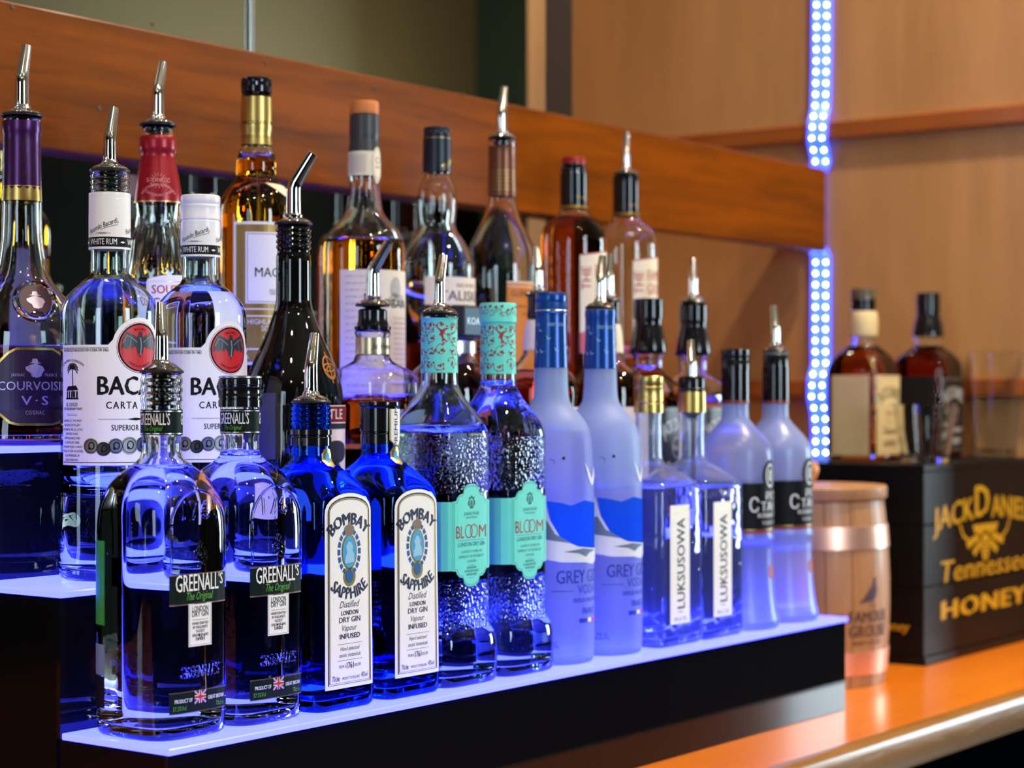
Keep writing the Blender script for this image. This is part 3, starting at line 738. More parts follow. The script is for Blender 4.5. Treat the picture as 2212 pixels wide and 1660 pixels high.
bombay(672, 'sapphire blue gin bottle with a steel pourer in its open threaded neck', 1010, False, leanang(0.25))
bombay(820, 'sapphire blue gin bottle with a black cap and white paper neck tag', 992, True)

# --- teal-labelled gin bottle with moulded flowers
BL = Shape(949, [(679, 40), (686, 41), (691, 38.5), (806, 39.5), (830, 40, 2.0), (842, 45, 2.4), (930, 104, 5.0), (942, 106.5, 5.5), (1340, 108, 5.5), (1352, 112, 5), (1372, 122, 4.5), (1400, 125, 4.5), (1470, 125, 4.5)], TIERD[0], TREAD[0])
BLOOMG = glass('moulded_flower_glass', (0.93, 1.0, 0.97), relief=(BL.z(1062), BL.z(945), BL.z(1352), BL.z(1255), 330, 0.6))
TEALP = pm('teal_paper', srgb(98, 218, 206), 0.5, var=0.03); TEALD = pm('teal_ink', srgb(40, 110, 110), 0.5); PLUM = pm('plum_ink', srgb(150, 40, 60), 0.5)
def bloom(px, label, fill, capped, ang=0):
    r = stand(BL, 'floral_gin_bottle', label, px, 0, FRONT)
    z = BL.z
    fill_glass(BL, r, z(fill), BLOOMG, FILM)
    sl = band(BL, r, 'l_s', 'neck_sleeve', 688, 806, TEALP)
    rnd = random.Random(11)
    def vines():
        out = []; L = 2 * math.pi * BL.r(750)
        zz0, zz1 = z(800), z(694)
        for i in range(36):
            u = -L / 2 + L * (i % 9 + 0.3 + 0.4 * rnd.random()) / 9; v_ = zz0 + (zz1 - zz0) * ((i // 9) + 0.3 + 0.4 * rnd.random()) / 4
            sg = rnd.choice((-1, 1)); a0 = rnd.random() * 6.28; n = 16
            sp = [(u + 0.0060 * (1 - t) * math.cos(a0 + sg * 7 * t), v_ + 0.0060 * (1 - t) * math.sin(a0 + sg * 7 * t)) for t in np.linspace(0, 0.92, n)]
            sp = [(p, min(max(q, zz0), zz1)) for p, q in sp]
            out.append(stroke(sp, 0.00055))
            for t in range(0, n, 3):
                p = sp[t]; a = rnd.random() * 6.28; l = 0.0026
                q = (p[0] + l * math.cos(a), p[1] + l * math.sin(a)); c = ((p[0] + q[0]) / 2, (p[1] + q[1]) / 2); h = 0.0009
                out.append(poly([p, (c[0] - h * math.sin(a), c[1] + h * math.cos(a)), q, (c[0] + h * math.sin(a), c[1] - h * math.cos(a))]))
            out.append(disc(u, v_, 0.0013, n=8))
        # humming birds
        for du in (-0.012, 0.010, 0.034):
            v_ = z(716) - abs(du) * 0.05
            out.append(poly([(du - 0.007, v_ + 0.006), (du - 0.0005, v_ + 0.0015), (du + 0.0026, v_ + 0.0030), (du + 0.0068, v_ + 0.0028), (du + 0.0030, v_ + 0.0010), (du + 0.0012, v_ - 0.0030), (du + 0.0016, v_ - 0.0085), (du - 0.0012, v_ - 0.0040), (du - 0.0020, v_ + 0.0004)]))
        return out
    art(BL, sl, 'l_sv', 'vine_print', vines, PLUM, 1, step=0.004)
    q = BL.per / 4 if hasattr(BL, 'per') else 0.066
    lb = art(BL, r, 'l_b', 'label_band', lambda: rect(-0.101, z(1226), 0.033, z(1080)), TEALP)
    zc = z(1153); hh = (z(1080) - z(1226)) / 2
    def plaque(i):
        H0 = hh + 0.0150 - i; pts = []
        half = [(0.0255 - i, 0.0), (0.0255 - i, hh + 0.0002 - i), (0.0215 - i, hh + 0.0006 - i), (0.0200 - i, hh + 0.0035), (0.0165, hh + 0.0062 - i), (0.0120, hh + 0.0068 - i), (0.0105, hh + 0.0115 - i), (0.0062, H0 - 0.0006), (0, H0)]
        up = half + [(-a, b) for a, b in reversed(half[:-1])]
        return [(a, zc + b) for a, b in up] + [(a, zc - b) for a, b in reversed(up[1:-1])]
    pl = art(BL, r, 'l_p', 'label', lambda: poly(plaque(0)), TEALP, 1)
    art(BL, pl, 'l_pb', 'border', lambda: stroke(plaque(0.0016), 0.0004, True), TEALD, 2)
    art(BL, pl, 'l_t1', 'lettering', lambda: [text('BL', -0.0160, z(1158), 0.0116, 0.0108, bold=0.0), ring2(-0.0040, z(1144.2), 0.0050, 0.0057, 0.0010), ring2(0.0034, z(1144.2), 0.0050, 0.0057, 0.0010), text('M', 0.0160, z(1158), 0.0116, 0.0108, bold=0.0)], PLUM, 2)
    art(BL, pl, 'l_t2', 'lettering', lambda: [text('JOANNE MOORE', 0, z(1110), 0.0030, 0.022), text('MASTER DISTILLER', 0, z(1117), 0.0018, 0.016), rect(-0.019, z(1163.5), 0.019, z(1162.7)), text('LONDON DRY GIN', 0, z(1176), 0.0038, 0.038, bold=0.006),
        *para(['A DISTINCTLY FLORAL GIN', 'INSPIRED BY THE TRUE BEAUTY', 'OF NATURE'], 0, z(1190), 0.0024, 0.0043, [0.030, 0.036, 0.013]), rect(-0.004, z(1216.7), 0.004, z(1216)), *para(['HANDCRAFTED', "BY ENGLAND'S OLDEST", 'GIN DISTILLERS'], 0, z(1224), 0.0020, 0.0030, [0.014, 0.020, 0.015], bold=0.01), rect(-0.004, z(1243.7), 0.004, z(1243))], TEALD, 2)
    art(BL, pl, 'l_e', 'emblem', lambda: [ring2(0, z(1083), 0.0036, 0.0044, 0.0011, 12), disc(0, z(1084), 0.0018, 0.0030, 8), disc(-0.0030, z(1074), 0.0012, n=7), disc(0.0030, z(1074), 0.0012, n=7), disc(0, z(1071), 0.0014, n=7), disc(-0.004, z(1084), 0.0010, 0.0026, n=7), disc(0.004, z(1084), 0.0010, 0.0026, n=7), disc(0, z(1094), 0.0026, 0.0010, 8)], TEALD, 2)
    if capped:
        rc = BL.r(700) + 0.0010
        link('cap', lathe([(rc * 0.7, z(690)), (rc * 1.02, z(690)), (rc * 1.02, z(652)), (rc * 0.97, z(647)), (0.001, z(646))], 48), TEALP, r)
        CapL = Shape(949, [(640, 40.6), (700, 40.6), (1100, 40.6)], TIERD[0], TREAD[0])
        def capv():
            out = []; rn2 = random.Random(5)
            for i in range(16):
                u = -0.042 + 0.084 * i / 16; v_ = z(670) + 0.004 * (rn2.random() - 0.5)
                out.append(stroke([(u + 0.0036 * (1 - t) * math.cos(i + 7 * t), v_ + 0.0036 * (1 - t) * math.sin(i + 7 * t)) for t in np.linspace(0, 0.9, 12)], 0.0005)); out.append(poly([(u + 0.002, v_ + 0.004), (u + 0.004, v_ + 0.006), (u + 0.0052, v_ + 0.004), (u + 0.0036, v_ + 0.0028)]))
            return out
        art(CapL, r, 'l_cv', 'vine_print', capv, PLUM, 3, base=0.0008, step=0.004)
    else: pourer(r, z(679), 0.0150, ang)
    return r
bloom(949, 'teal-labelled floral gin bottle with a steel pourer and moulded flowers', 934, False, leanang(0.45))
bloom(1076, 'teal-labelled floral gin bottle with a printed teal cap and moulded flowers', 832, True)

# --- frosted vodka bottle with painted geese
FROST = glass('frosted_glass', (0.84, 0.92, 1.0), rough=0.45, white=0.34, wcol=(0.66, 0.76, 1.0))
GO = Shape(1190, [(632, 33), (650, 33), (676, 34), (682, 33), (795, 36), (855, 38.5), (868, 41), (880, 48), (897, 64), (917, 78), (948, 87), (1000, 91), (1061, 93), (1385, 94), (1400, 93)], TIERD[0], TREAD[0])
CAPBLUE = pm('royal_blue_foil', srgb(8, 66, 150), 0.25, 0.3); SEABLUE = glass('sea_blue_print', (0.10, 0.42, 1.0), ior=1.02, rough=0.3, white=0.55, wcol=(0.03, 0.22, 0.95))
PRINTW = pm('white_print', srgb(214, 220, 236), 0.6); PRINTG = pm('grey_print', srgb(96, 116, 150), 0.6); PRINTB = pm('blue_print', srgb(16, 40, 170), 0.5)
def goose(px, label, fill, capped, ang=0, rot=0.0):
    r = stand(GO, 'frosted_vodka_bottle', label, px, 0, FRONT, rot=rot)
    z = GO.z; k = GO.k
    fill_glass(GO, r, z(fill), FROST, FILM, ytop=640 if capped else 662)
    sl = band(GO, r, 'o_s%d' % capped, 'neck_sleeve', 682 if capped else 664, 795, CAPBLUE)
    def birds():
        out = []; rn = random.Random(4)
        for i in range(14):
            u, v_ = -0.045 + 0.09 * rn.random(), z(770) + (z(715) - z(770)) * rn.random(); s = 0.0030
            out.append(poly([(u, v_), (u - 0.7 * s, v_ + 1.6 * s), (u + 0.3 * s, v_ + 0.5 * s), (u + 1.1 * s, v_ + 0.7 * s)]))
        return out + [text('GREY GOOSE', du, z(706), 0.0034, 0.020) for du in (-0.036, -0.008, 0.020)]
    art(GO, sl, 'o_sb', 'bird_print', birds, pm('ice_print', srgb(150, 190, 225), 0.5), 1, step=0.005)
    # painted sea, mountains and flying geese
    sea = art(GO, r, 'o_sea', 'sea_print', lambda: poly([(-0.044, z(1078)), (-0.030, z(1082)), (-0.020, z(1088)), (-0.004, z(1078)), (0.020, z(1086)), (0.050, z(1080)), (0.066, z(1084)), (0.070, z(1150)), (0.052, z(1185)), (0.012, z(1184)), (-0.012, z(1178)), (-0.030, z(1162)), (-0.040, z(1120))]), SEABLUE, step=0.006)
    mt = art(GO, r, 'o_mt', 'mountain_print', lambda: [poly([(-0.072, z(1120)), (-0.060, z(1084)), (-0.046, z(1078)), (-0.041, z(1118)), (-0.030, z(1160)), (-0.012, z(1176)), (0.012, z(1182)), (0.052, z(1183)), (0.060, z(1196)), (0.030, z(1204)), (0.010, z(1216)), (-0.004, z(1210)), (-0.030, z(1208)), (-0.060, z(1196)), (-0.074, z(1180))])], PRINTW, 1, step=0.006)
    art(GO, mt, 'o_mg', 'ridge_print', lambda: [poly([(-0.070, z(1150)), (-0.062, z(1122)), (-0.052, z(1130)), (-0.044, z(1118)), (-0.036, z(1148)), (-0.020, z(1168)), (-0.044, z(1160))]), poly([(-0.028, z(1186)), (-0.006, z(1180)), (0.018, z(1186)), (0.004, z(1190)), (-0.002, z(1198)), (-0.012, z(1190))])], PRINTG, 2, step=0.006)
    def fly():
        out = []
        for u, v_, s in ((0.008, z(1046), 0.016), (-0.050, z(1040), 0.006), (0.052, z(1040), 0.014)):
            out.append(poly([(u, v_), (u - 0.3 * s, v_ + 0.45 * s), (u - 0.62 * s, v_ + 1.35 * s), (u - 0.30 * s, v_ + 0.95 * s), (u + 0.12 * s, v_ + 0.35 * s), (u + 0.55 * s, v_ + 0.95 * s), (u + 0.9 * s, v_ + 1.05 * s), (u + 0.75 * s, v_ + 0.55 * s), (u + 0.55 * s, v_ + 0.2 * s), (u + 0.3 * s, v_ - 0.02 * s)]))
        return out
    for q in range(3): art(GO, r, 'o_fly%d' % q, 'flying_bird_print', lambda: fly()[q], PRINTW, 1, step=0.005)
    hd = art(GO, r, 'o_head', 'bird_head_print', lambda: [stroke([(-0.040, z(990)), (-0.035, z(993)), (-0.036, z(1000))], 0.0005), disc(-0.0265, z(988), 0.0016, n=10)], INK, 1)
    art(GO, r, 'o_t1', 'lettering', lambda: text('GREY GOOSE', 0.004, z(1253), 0.0130, 0.078, bold=0.012), PRINTB, 1)
    art(GO, r, 'o_t2', 'small_lettering', lambda: [text('VODKA', 0.004, z(1276), 0.0090, 0.034), rect(-0.040, z(1270), -0.018, z(1268.8)), rect(0.026, z(1270), 0.048, z(1268.8)), text('DISTILLED AND BOTTLED IN', 0.004, z(1294), 0.0040, 0.044, bold=0.02), text('FRANCE', 0.004, z(1320), 0.0066, 0.022, bold=0.02), text('70 cl', -0.040, z(1382), 0.0036, 0.010), text('40% ALC/VOL', -0.040, z(1390), 0.0030, 0.016)], PRINTB, 1)
    fl = art(GO, r, 'o_f1', 'flag', lambda: rect(-0.011, z(1338), 0.001, z(1329)), PRINTB, 1)
    art(GO, fl, 'o_f2', 'flag_white', lambda: rect(0.001, z(1338), 0.007, z(1329)), WHITE, 1)
    art(GO, fl, 'o_f3', 'flag_red', lambda: rect(0.007, z(1338), 0.014, z(1329)), REDI, 1)
    if capped:
        rc = GO.r(660)
        link('cap', lathe([(rc * 0.7, z(682)), (rc * 1.05, z(682)), (rc * 1.06, z(677)), (rc * 1.02, z(675)), (rc * 1.02, z(656)), (rc * 1.0, z(654)), (rc * 1.02, z(652)), (rc * 1.02, z(638)), (rc * 0.96, z(633)), (0.001, z(631))], 48), CAPBLUE, r)
        link('cap_line', lathe([(rc * 1.02, z(673)), (rc * 1.035, z(672.5)), (rc * 1.035, z(671)), (rc * 1.02, z(670.5))], 40), SILVER, r)
    else: pourer(r, z(660), 0.0140, ang)
    return r
goose(1190, 'frosted vodka bottle with painted geese and a royal blue foil cap', 935, True)
goose(1297, 'frosted vodka bottle with painted geese and a steel pourer', 1060, False, leanang(0.3))

# --- square vodka bottle with an upright white label
LU = Shape(1401, [(842, 29), (892, 29.5), (900, 28.5), (975, 29), (996, 31), (1003, 38, 2.4), (1020, 70, 4.0), (1044, 104, 7.0), (1050, 110, 8.0), (1060, 114, 9.0), (1360, 115, 9.0), (1380, 114, 9.0)], TIERD[0], TREAD[0])
LUG = glass('cut_vodka_glass', (0.95, 0.98, 1.0), relief=(LU.z(1372), LU.z(1062), 9, 10, 95, 0.28), white=0.07, wcol=(0.6, 0.75, 1.0))  # slight frosting added to the clear glass to give it a blue glow
def luksus(px, label, fill, capped, ang=0):
    r = stand(LU, 'square_vodka_bottle', label, px, 0, FRONT)
    z = LU.z
    fill_glass(LU, r, z(fill), LUG, FILM)
    lb = art(LU, r, 'x_l', 'label', lambda: rect(-0.0270, z(1340), 0.0105, z(1088)), WHITE)
    art(LU, lb, 'x_t', 'lettering', lambda: text('LUKSUSOWA', 0.0005, z(1212), 0.0155, 0.092, rot=math.pi / 2, bold=0.014), INK, 1)
    art(LU, lb, 'x_s', 'small_lettering', lambda: [text('WODKA', -0.008, z(1317), 0.0022, 0.010), text('40% vol  70cl', -0.008, z(1334), 0.0044, 0.024)], GREY, 1)
    art(LU, lb, 'x_g', 'gold_line', lambda: [stroke([(-0.020, z(1104)), (0.004, z(1100)), (0.0075, z(1092)), (0.0075, z(1125))], 0.0009), *[rect(-0.0245, z(1120 + 4.2 * i), -0.0235, z(1118.5 + 4.2 * i)) for i in range(50)]], GOLDFOIL, 1)
    if capped:
        screwcap(r, z(892), z(813), LU.r(870) + 0.0012, GOLDFOIL)
    else:
        band(LU, r, 'x_c', 'cap_ring', 846, 892, GOLDFOIL, 2, off=0.0008)
        pourer(r, z(842), 0.0135, ang)
        link('pourer_collar', lathe([(0.0130, z(846)), (0.0142, z(846)), (0.0142, z(818)), (0.0132, z(812)), (0.005, z(812))], 32), GLOSSBLACK, r)
    return r
def pour_high(S, r, yy, ang, rl=0.0135): pourer(r, S.z(yy), rl, ang)
luksus(1401, 'square clear vodka bottle with upright white label and a gold screw cap', 1052, True)
luksus(1494, 'square clear vodka bottle with upright white label and a steel pourer', 1058, False, leanang(0.0))

# --- frosted vodka bottle with black wrap label
RS = Shape(1588, [(757, 28), (872, 29), (880, 28.5), (905, 30), (917, 39), (935, 56), (953, 71), (974, 80), (1000, 81.5), (1150, 81.5), (1156, 84), (1164, 84), (1170, 81), (1200, 81), (1260, 84), (1320, 91), (1336, 95), (1360, 95)], TIERD[0], TREAD[0])
FROST2 = glass('pale_frosted_glass', (0.86, 0.92, 1.0), rough=0.28, white=0.30, wcol=(0.64, 0.74, 1.0))
PALEINK = pm('pale_silver_ink', srgb(205, 208, 214), 0.4)
RUST = pm('rust_ink', srgb(140, 50, 30), 0.4)
def russian(px, label, fill, capped, ang=0):
    r = stand(RS, 'wrapped_vodka_bottle', label, px, 0, FRONT, rot=R(-4))
    z = RS.z
    fill_glass(RS, r, z(fill), FROST2, FILM)
    lb = band(RS, r, 'r_l', 'wrap_label', 1042, 1148, INK)
    art(RS, lb, 'r_e', 'round_label', lambda: disc(0.006, z(1026), 0.0145, 0.0175, 30), INK, 1, step=0.004)
    art(RS, lb, 'r_r', 'red_edge', lambda: rect(-0.11, z(1148), 0.11, z(1142)), RUST, 1)
    art(RS, lb, 'r_g', 'gold_line', lambda: rect(-0.11, z(1141), 0.11, z(1139.5)), GOLDFOIL, 1)
    art(RS, lb, 'r_em', 'emblem', lambda: [ring2(0.006, z(1026), 0.0082, 0.0120, 0.0020), ring2(0.006, z(1026), 0.0036, 0.0055, 0.0014), rect(0.005, z(1034), 0.007, z(1018))], PALEINK, 2, step=0.004)
    art(RS, lb, 'r_t', 'lettering', lambda: [text('РУССКИЙ', 0.022, z(1078), 0.0092, 0.050, bold=0.015), text('ТАНДАРТ', 0.026, z(1101), 0.0100, 0.074, bold=0.02), text('С', -0.0195, z(1103), 0.0165, 0.0120, bold=0.02)], PALEINK, 2)
    art(RS, lb, 'r_t2', 'small_lettering', lambda: [text('RUSSIAN STANDARD', 0.016, z(1115), 0.0050, 0.062, bold=0.02), text('VODKA  ORIGINAL', 0.016, z(1130), 0.0040, 0.050)], PALEINK, 2)
    art(RS, r, 'r_d', 'red_seal', lambda: disc(0.010, z(1232), 0.0072, 0.0086), pm('seal_red', srgb(160, 60, 60), 0.5), step=0.004)
    bc = band(RS, r, 'r_c', 'neck_sleeve', 790 if capped else 800, 872, GLOSSBLACK, 1)
    art(RS, bc, 'r_cr', 'red_line', lambda: rect(-0.047, z(871), 0.047, z(866)), RUST, 3, step=0.005)
    if capped: screwcap(r, z(800), z(755), RS.r(800) + 0.0010, GLOSSBLACK, skirt=False)
    else:
        pourer(r, z(757), 0.0135, ang)
        link('pourer_collar', lathe([(0.0132, z(802)), (0.0146, z(802)), (0.0146, z(764)), (0.0134, z(760))], 32), GLOSSBLACK, r)
    return r
russian(1588, 'frosted vodka bottle with black Cyrillic wrap label and black screw cap', 925, True)
russian(1675, 'frosted vodka bottle with black Cyrillic wrap label and steel pourer, last of its row', 1195, False, leanang(-0.2))
# ------------------------------------------------------------------ bottles of the middle step
BA = Shape(237, [(372, 40), (416, 40), (420, 41), (541, 41.5), (546, 40), (590, 41), (600, 46), (607, 56), (628, 80), (642, 92), (656, 100), (680, 104), (1180, 104), (1215, 108), (1240, 107)], TIERD[1], TREAD[1])
threads(BA, 376, 412, 3, 0.0010)
BACG = glass('aqua_clear_glass', (0.94, 1.0, 0.985), ripple=0.06)
def bat(u, v, s):
    h = [(0, 0.95), (0.10, 1.05), (0.14, 0.86), (0.24, 0.62), (0.55, 0.80), (1.0, 1.0), (1.32, 0.42), (1.42, -0.28), (1.18, -0.02), (1.02, -0.22), (0.82, 0.0), (0.64, -0.18), (0.46, 0.02), (0.28, -0.10), (0.20, -0.50), (0.12, -0.42), (0, -0.78)]
    return poly([(u + s * a, v + s * b) for a, b in h] + [(u - s * a, v + s * b) for a, b in reversed(h[1:-1])])
def bacardi(px, label, fill, capped, ang=0, rot=R(-5)):
    r = stand(BA, 'white_rum_bottle', label, px, 1, MID, rot=rot)
    z = BA.z; k = BA.k
    fill_glass(BA, r, z(fill), BACG, FILM, ytop=404 if capped else None)
    # collar
    if capped:
        screwcap(r, z(480), z(400), BA.r(500) + 0.0012, pm('white_cap', (0.80, 0.80, 0.84), 0.3), skirt=True)
        sl = band(BA, r, 'a_s2', 'neck_sleeve', 478, 541, WHITE, 2, off=0.0009)
    else:
        sl = band(BA, r, 'a_s', 'neck_sleeve', 420, 541, WHITE, 2, off=0.0009)
        rr = BA.r(480)
        link('cap_ring', lathe([(rr * 0.98, z(436)), (rr * 1.075, z(435)), (rr * 1.075, z(432)), (rr * 1.04, z(430)), (rr * 1.04, z(427)), (rr * 1.075, z(425)), (rr * 1.07, z(419)), (rr * 0.97, z(418))], 48), pm('white_cap', (0.80, 0.80, 0.84), 0.3), r)
        pourer(r, z(372), 0.0150, ang)
    bk = art(BA, sl, 'a_nb', 'black_band', lambda: rect(-0.0520, z(536), 0.0520, z(515)), INK, 4, base=0.0007, step=0.005)
    art(BA, sl, 'a_nt', 'lettering', lambda: [text('WHITE RUM', du, z(531.5), 0.0050, 0.0215, bold=0.012) for du in (-0.0465, -0.0155, 0.0155)] + [poly([(du - 0.0022, z(526.5)), (du, z(524)), (du + 0.0022, z(526.5)), (du, z(529))]) for du in (-0.031, 0.0)], WHITE, 6, base=0.0007, step=0.005)
    art(BA, sl, 'a_ns', 'signature', lambda: sum([[text('Facundo Bacardi', du, z(496), 0.0042, 0.026, shear=0.45, rot=R(22)), stroke([(du - 0.001, z(500)), (du + 0.003, z(495)), (du + 0.011, z(489)), (du + 0.012, z(482))], 0.0003), rect(du - 0.006, z(507.6), du + 0.006, z(507)), frame(du - 0.003, z(508.5), du + 0.003, z(506), 0.0002)] for du in (-0.0465, -0.0155, 0.0155)], []), INK, 5, base=0.0007, step=0.005)
    # main label with the round emblem breaking its top edge
    W_ = 0.0715; zt, zb = z(748), z(1003); ec = z(753); er = 0.0235
    top = [(W_, zt), (0.0265, zt)] + [(er * math.cos(t), ec + (er + 0.0005) * math.sin(t)) for t in np.linspace(R(14), R(166), 17)] + [(-0.0265, zt), (-W_, zt)]
    lb = art(BA, r, 'a_l', 'label', lambda: poly([(-W_, zb), (W_, zb)] + top), WHITE, step=0.006)
    art(BA, lb, 'a_e0', 'emblem', lambda: disc(0, ec, 0.0200, 0.0205), REDI, 1, step=0.006)
    art(BA, lb, 'a_e1', 'emblem_ring', lambda: ring2(0, ec, 0.0183, 0.0188, 0.0012), INK, 2, step=0.006)
    art(BA, lb, 'a_e1b', 'emblem_ring', lambda: ring2(0, ec, 0.0193, 0.0198, 0.0005), WHITE, 2, step=0.006)
    art(BA, lb, 'a_e2', 'bat_emblem', lambda: [bat(0, ec + 0.0008, 0.0118)], pm('bat_grey', srgb(42, 48, 58), 0.4), 2, step=0.006)
    art(BA, lb, 'a_e3', 'bat_highlight', lambda: [stroke([(sg * 0.003, ec + 0.004), (sg * 0.0075, ec + 0.0075), (sg * 0.0118, ec + 0.0095), (sg * 0.0150, ec + 0.0030)], 0.0007) for sg in (-1, 1)] + [stroke([(sg * 0.0085, ec + 0.007), (sg * 0.0092, ec + 0.000)], 0.0004) for sg in (-1, 1)] + [stroke([(0, ec + 0.008), (0.001, ec + 0.002), (0, ec - 0.006)], 0.0012)], pm('bat_light', srgb(120, 128, 140), 0.4), 3, step=0.006)
    art(BA, lb, 'a_e4', 'lettering', lambda: [text('BACARDI', 0, ec + 0.0140, 0.0020, 0.010, arc=0.015), text('MARCA DE FABRICA', 0, ec - 0.0158, 0.0018, 0.022, arc=-0.0165)], INK, 3, step=0.006)
    rn = random.Random(9)
    def inkwork():
        o = [text('BACARDÍ ESTABLECIDO EN CUBA EN 1862', -0.0475, z(762), 0.0024, 0.043, bold=0.018), rect(-0.070, z(755), -0.0265, z(754.2)), rect(0.0265, z(755), 0.070, z(754.2)), rect(-0.070, z(997.4), 0.070, z(996)),
             text('BACARDÍ ESTABLECIDO EN CUBA EN 1862', 0.0475, z(762), 0.0024, 0.043, bold=0.018),
             text('BACARDÍ', 0.002, z(853), 0.0152, 0.074, bold=0.030), text('CARTA BLANCA', 0.002, z(883), 0.0060, 0.060, bold=0.018, space=1.3),
             text('SUPERIOR WHITE RUM', 0.002, z(929), 0.0048, 0.052, bold=0.018, space=1.1), rect(-0.034, z(905.5), -0.012, z(904.7)), rect(0.012, z(905.5), 0.034, z(904.7)),
             poly([(-0.012, z(905)), (-0.004, z(902)), (0.004, z(905)), (-0.004, z(908))]), poly([(-0.004, z(905)), (0.004, z(902)), (0.012, z(905)), (0.004, z(908))])]
        for sg, ttl in ((-1, ['EL COCO', 'THE LEGENDARY PALM']),):
            cx = -0.0585
            o += [text('LA PALMERA LEGENDARIA', cx, z(783), 0.0020, 0.026, arc=0.020, bold=0.01), text(ttl[0], cx, z(878), 0.0030, 0.0130, bold=0.02), text(ttl[1], cx, z(886), 0.0022, 0.0215, bold=0.02), rect(cx - 0.006, z(895), cx + 0.006, z(894.4)), rect(cx - 0.006, z(897.4), cx + 0.006, z(896.8))]
            o += para(['PLANTED AT THE FIRST', 'BACARDÍ DISTILLERY', 'IN CUBA IN 1862, EL COCO', 'SURVIVED WARS,', 'EARTHQUAKES AND', 'A DISTILLERY FIRE.', 'WE NOW PLANT A PALM', 'AT ALL OF OUR FACILITIES', 'AS A REMINDER OF', 'OUR HOMELAND.'], cx, z(911), 0.0019, z(911) - z(920.2), [0.0210, 0.0188, 0.0225, 0.0150, 0.0182, 0.0170, 0.0215, 0.0235, 0.0175, 0.0150], bold=0.01)
            # palm tree over a little house
            o.append(stroke([(cx + 0.002, z(858)), (cx + 0.0016, z(830)), (cx + 0.001, z(800))], 0.0009))
            for a in range(11):
                t = R(-30 + 24 * a); o.append(stroke([(cx + 0.001, z(798)), (cx + 0.001 + 0.004 * math.cos(t), z(798) + 0.0036 * math.sin(t) + 0.001), (cx + 0.001 + 0.0062 * math.cos(t), z(798) + 0.0052 * math.sin(t) - 0.0012)], 0.0010))
            o.append(poly([(cx - 0.0066, z(845)), (cx - 0.0046, z(836)), (cx + 0.005, z(834)), (cx + 0.0075, z(844))]))
            for q in range(5): o.append(rect(cx - 0.0060 + q * 0.0028, z(861), cx - 0.0044 + q * 0.0028, z(846)))
            o.append(rect(cx - 0.0070, z(863.5), cx + 0.0075, z(860)))
        return o
    art(BA, lb, 'a_t', 'lettering', inkwork, INK, 1, step=0.006)
    cols = [srgb(120, 116, 104), srgb(50, 52, 54), srgb(110, 120, 140), srgb(130, 136, 140), srgb(80, 90, 120), srgb(120, 112, 96)]
    for q, (u, rr_, dv) in enumerate([(-0.0400, 0.0062, 0), (-0.0300, 0.0056, -0.0022), (-0.0205, 0.0062, 0.0), (-0.0095, 0.0070, 0.0004), (0.002, 0.0062, 0.001), (0.0125, 0.0070, 0)]):
        md = art(BA, lb, 'a_m%d' % q, 'medal', lambda: disc(u, z(962) + dv, rr_, n=20), pm('medal_ink_%d' % q, cols[q], 0.4, 0.4), 1 + q % 2, step=0.006)
        art(BA, md, 'a_mr%d' % q, 'medal_rim', lambda: [ring2(u, z(962) + dv, rr_ * 0.82, rr_ * 0.82, 0.0004, 18), ring2(u + 0.0006, z(962) + dv + 0.0004, rr_ * 0.36, rr_ * 0.46, 0.0009, 9), disc(u - 0.001, z(962) + dv - 0.0018, 0.0011, n=7)], INK, 3, step=0.006)
    # small strip label low on the glass
    s2 = art(BA, r, 'a_k', 'strip_label', lambda: rect(-0.0300, z(1133), -0.002, z(1060)), WHITE, step=0.006)
    art(BA, s2, 'a_kt', 'lettering', lambda: [text('WHITE RUM', -0.0245, z(1097), 0.0040, 0.022, rot=math.pi / 2, bold=0.01), rect(-0.0278, z(1131), -0.0275, z(1062)), rect(-0.0210, z(1131), -0.0207, z(1062)), poly([(-0.018, z(1090)), (-0.0105, z(1072)), (-0.003, z(1090)), (-0.0105, z(1108))]), text('37.5', -0.0150, z(1120), 0.0044, 0.011, rot=math.pi / 2)], INK, 1, step=0.006)
    return r
bacardi(237, 'white rum bottle with red bat emblem and a steel pourer', 1062, False, leanang(0.2))
bacardi(433, 'white rum bottle with red bat emblem and a white screw cap', 622, True)

# --- black liqueur bottle
KA = Shape(634, [(486, 35), (548, 35), (552, 37), (645, 37.5), (668, 41), (690, 48), (732, 64), (775, 84), (815, 99), (850, 107), (890, 110), (1200, 110), (1225, 108)], TIERD[1], TREAD[1])
threads(KA, 492, 540, 4, 0.0012)
BLACKG = pm('black_bottle_glass', (0.003, 0.003, 0.003), 0.03, var=0.0)
kr = stand(KA, 'black_liqueur_bottle', 'tall black long-necked liqueur bottle with a bent steel pourer', 634, 1, MID, rot=R(8))
fill_glass(KA, kr, KA.z(700), BLACKG, BLACKG)
pourer(kr, KA.z(486), 0.0158, R(-80), k=1.28, lean=34)
z = KA.z
art(KA, kr, 'k_g', 'gold_emblem', lambda: [ring2(0, z(795), 0.0080, 0.0100, 0.0016), ring2(0, z(795), 0.0080, 0.0034, 0.0012), rect(-0.0008, z(795) - 0.014, 0.0008, z(795) + 0.014), ring2(0, z(804), 0.0050, 0.0050, 0.0012)], pm('gold_print', srgb(190, 130, 70), 0.4, 0.5), step=0.004, vstep=0.004)
kl = art(KA, kr, 'k_w', 'label', lambda: poly([(-0.030, z(1120)), (0.030, z(1120)), (0.034, z(960)), (0.030, z(905)), (-0.030, z(905)), (-0.034, z(960))]), CREAM, step=0.006)
art(KA, kl, 'k_r', 'red_band', lambda: rect(-0.037, z(914), 0.037, z(876)), pm('wine_red', srgb(120, 24, 34), 0.5), 1, step=0.006)
art(KA, kl, 'k_rl', 'border', lambda: [rect(-0.037, z(878), 0.037, z(876)), rect(-0.037, z(914), 0.037, z(912))], CREAM, 2, step=0.006)
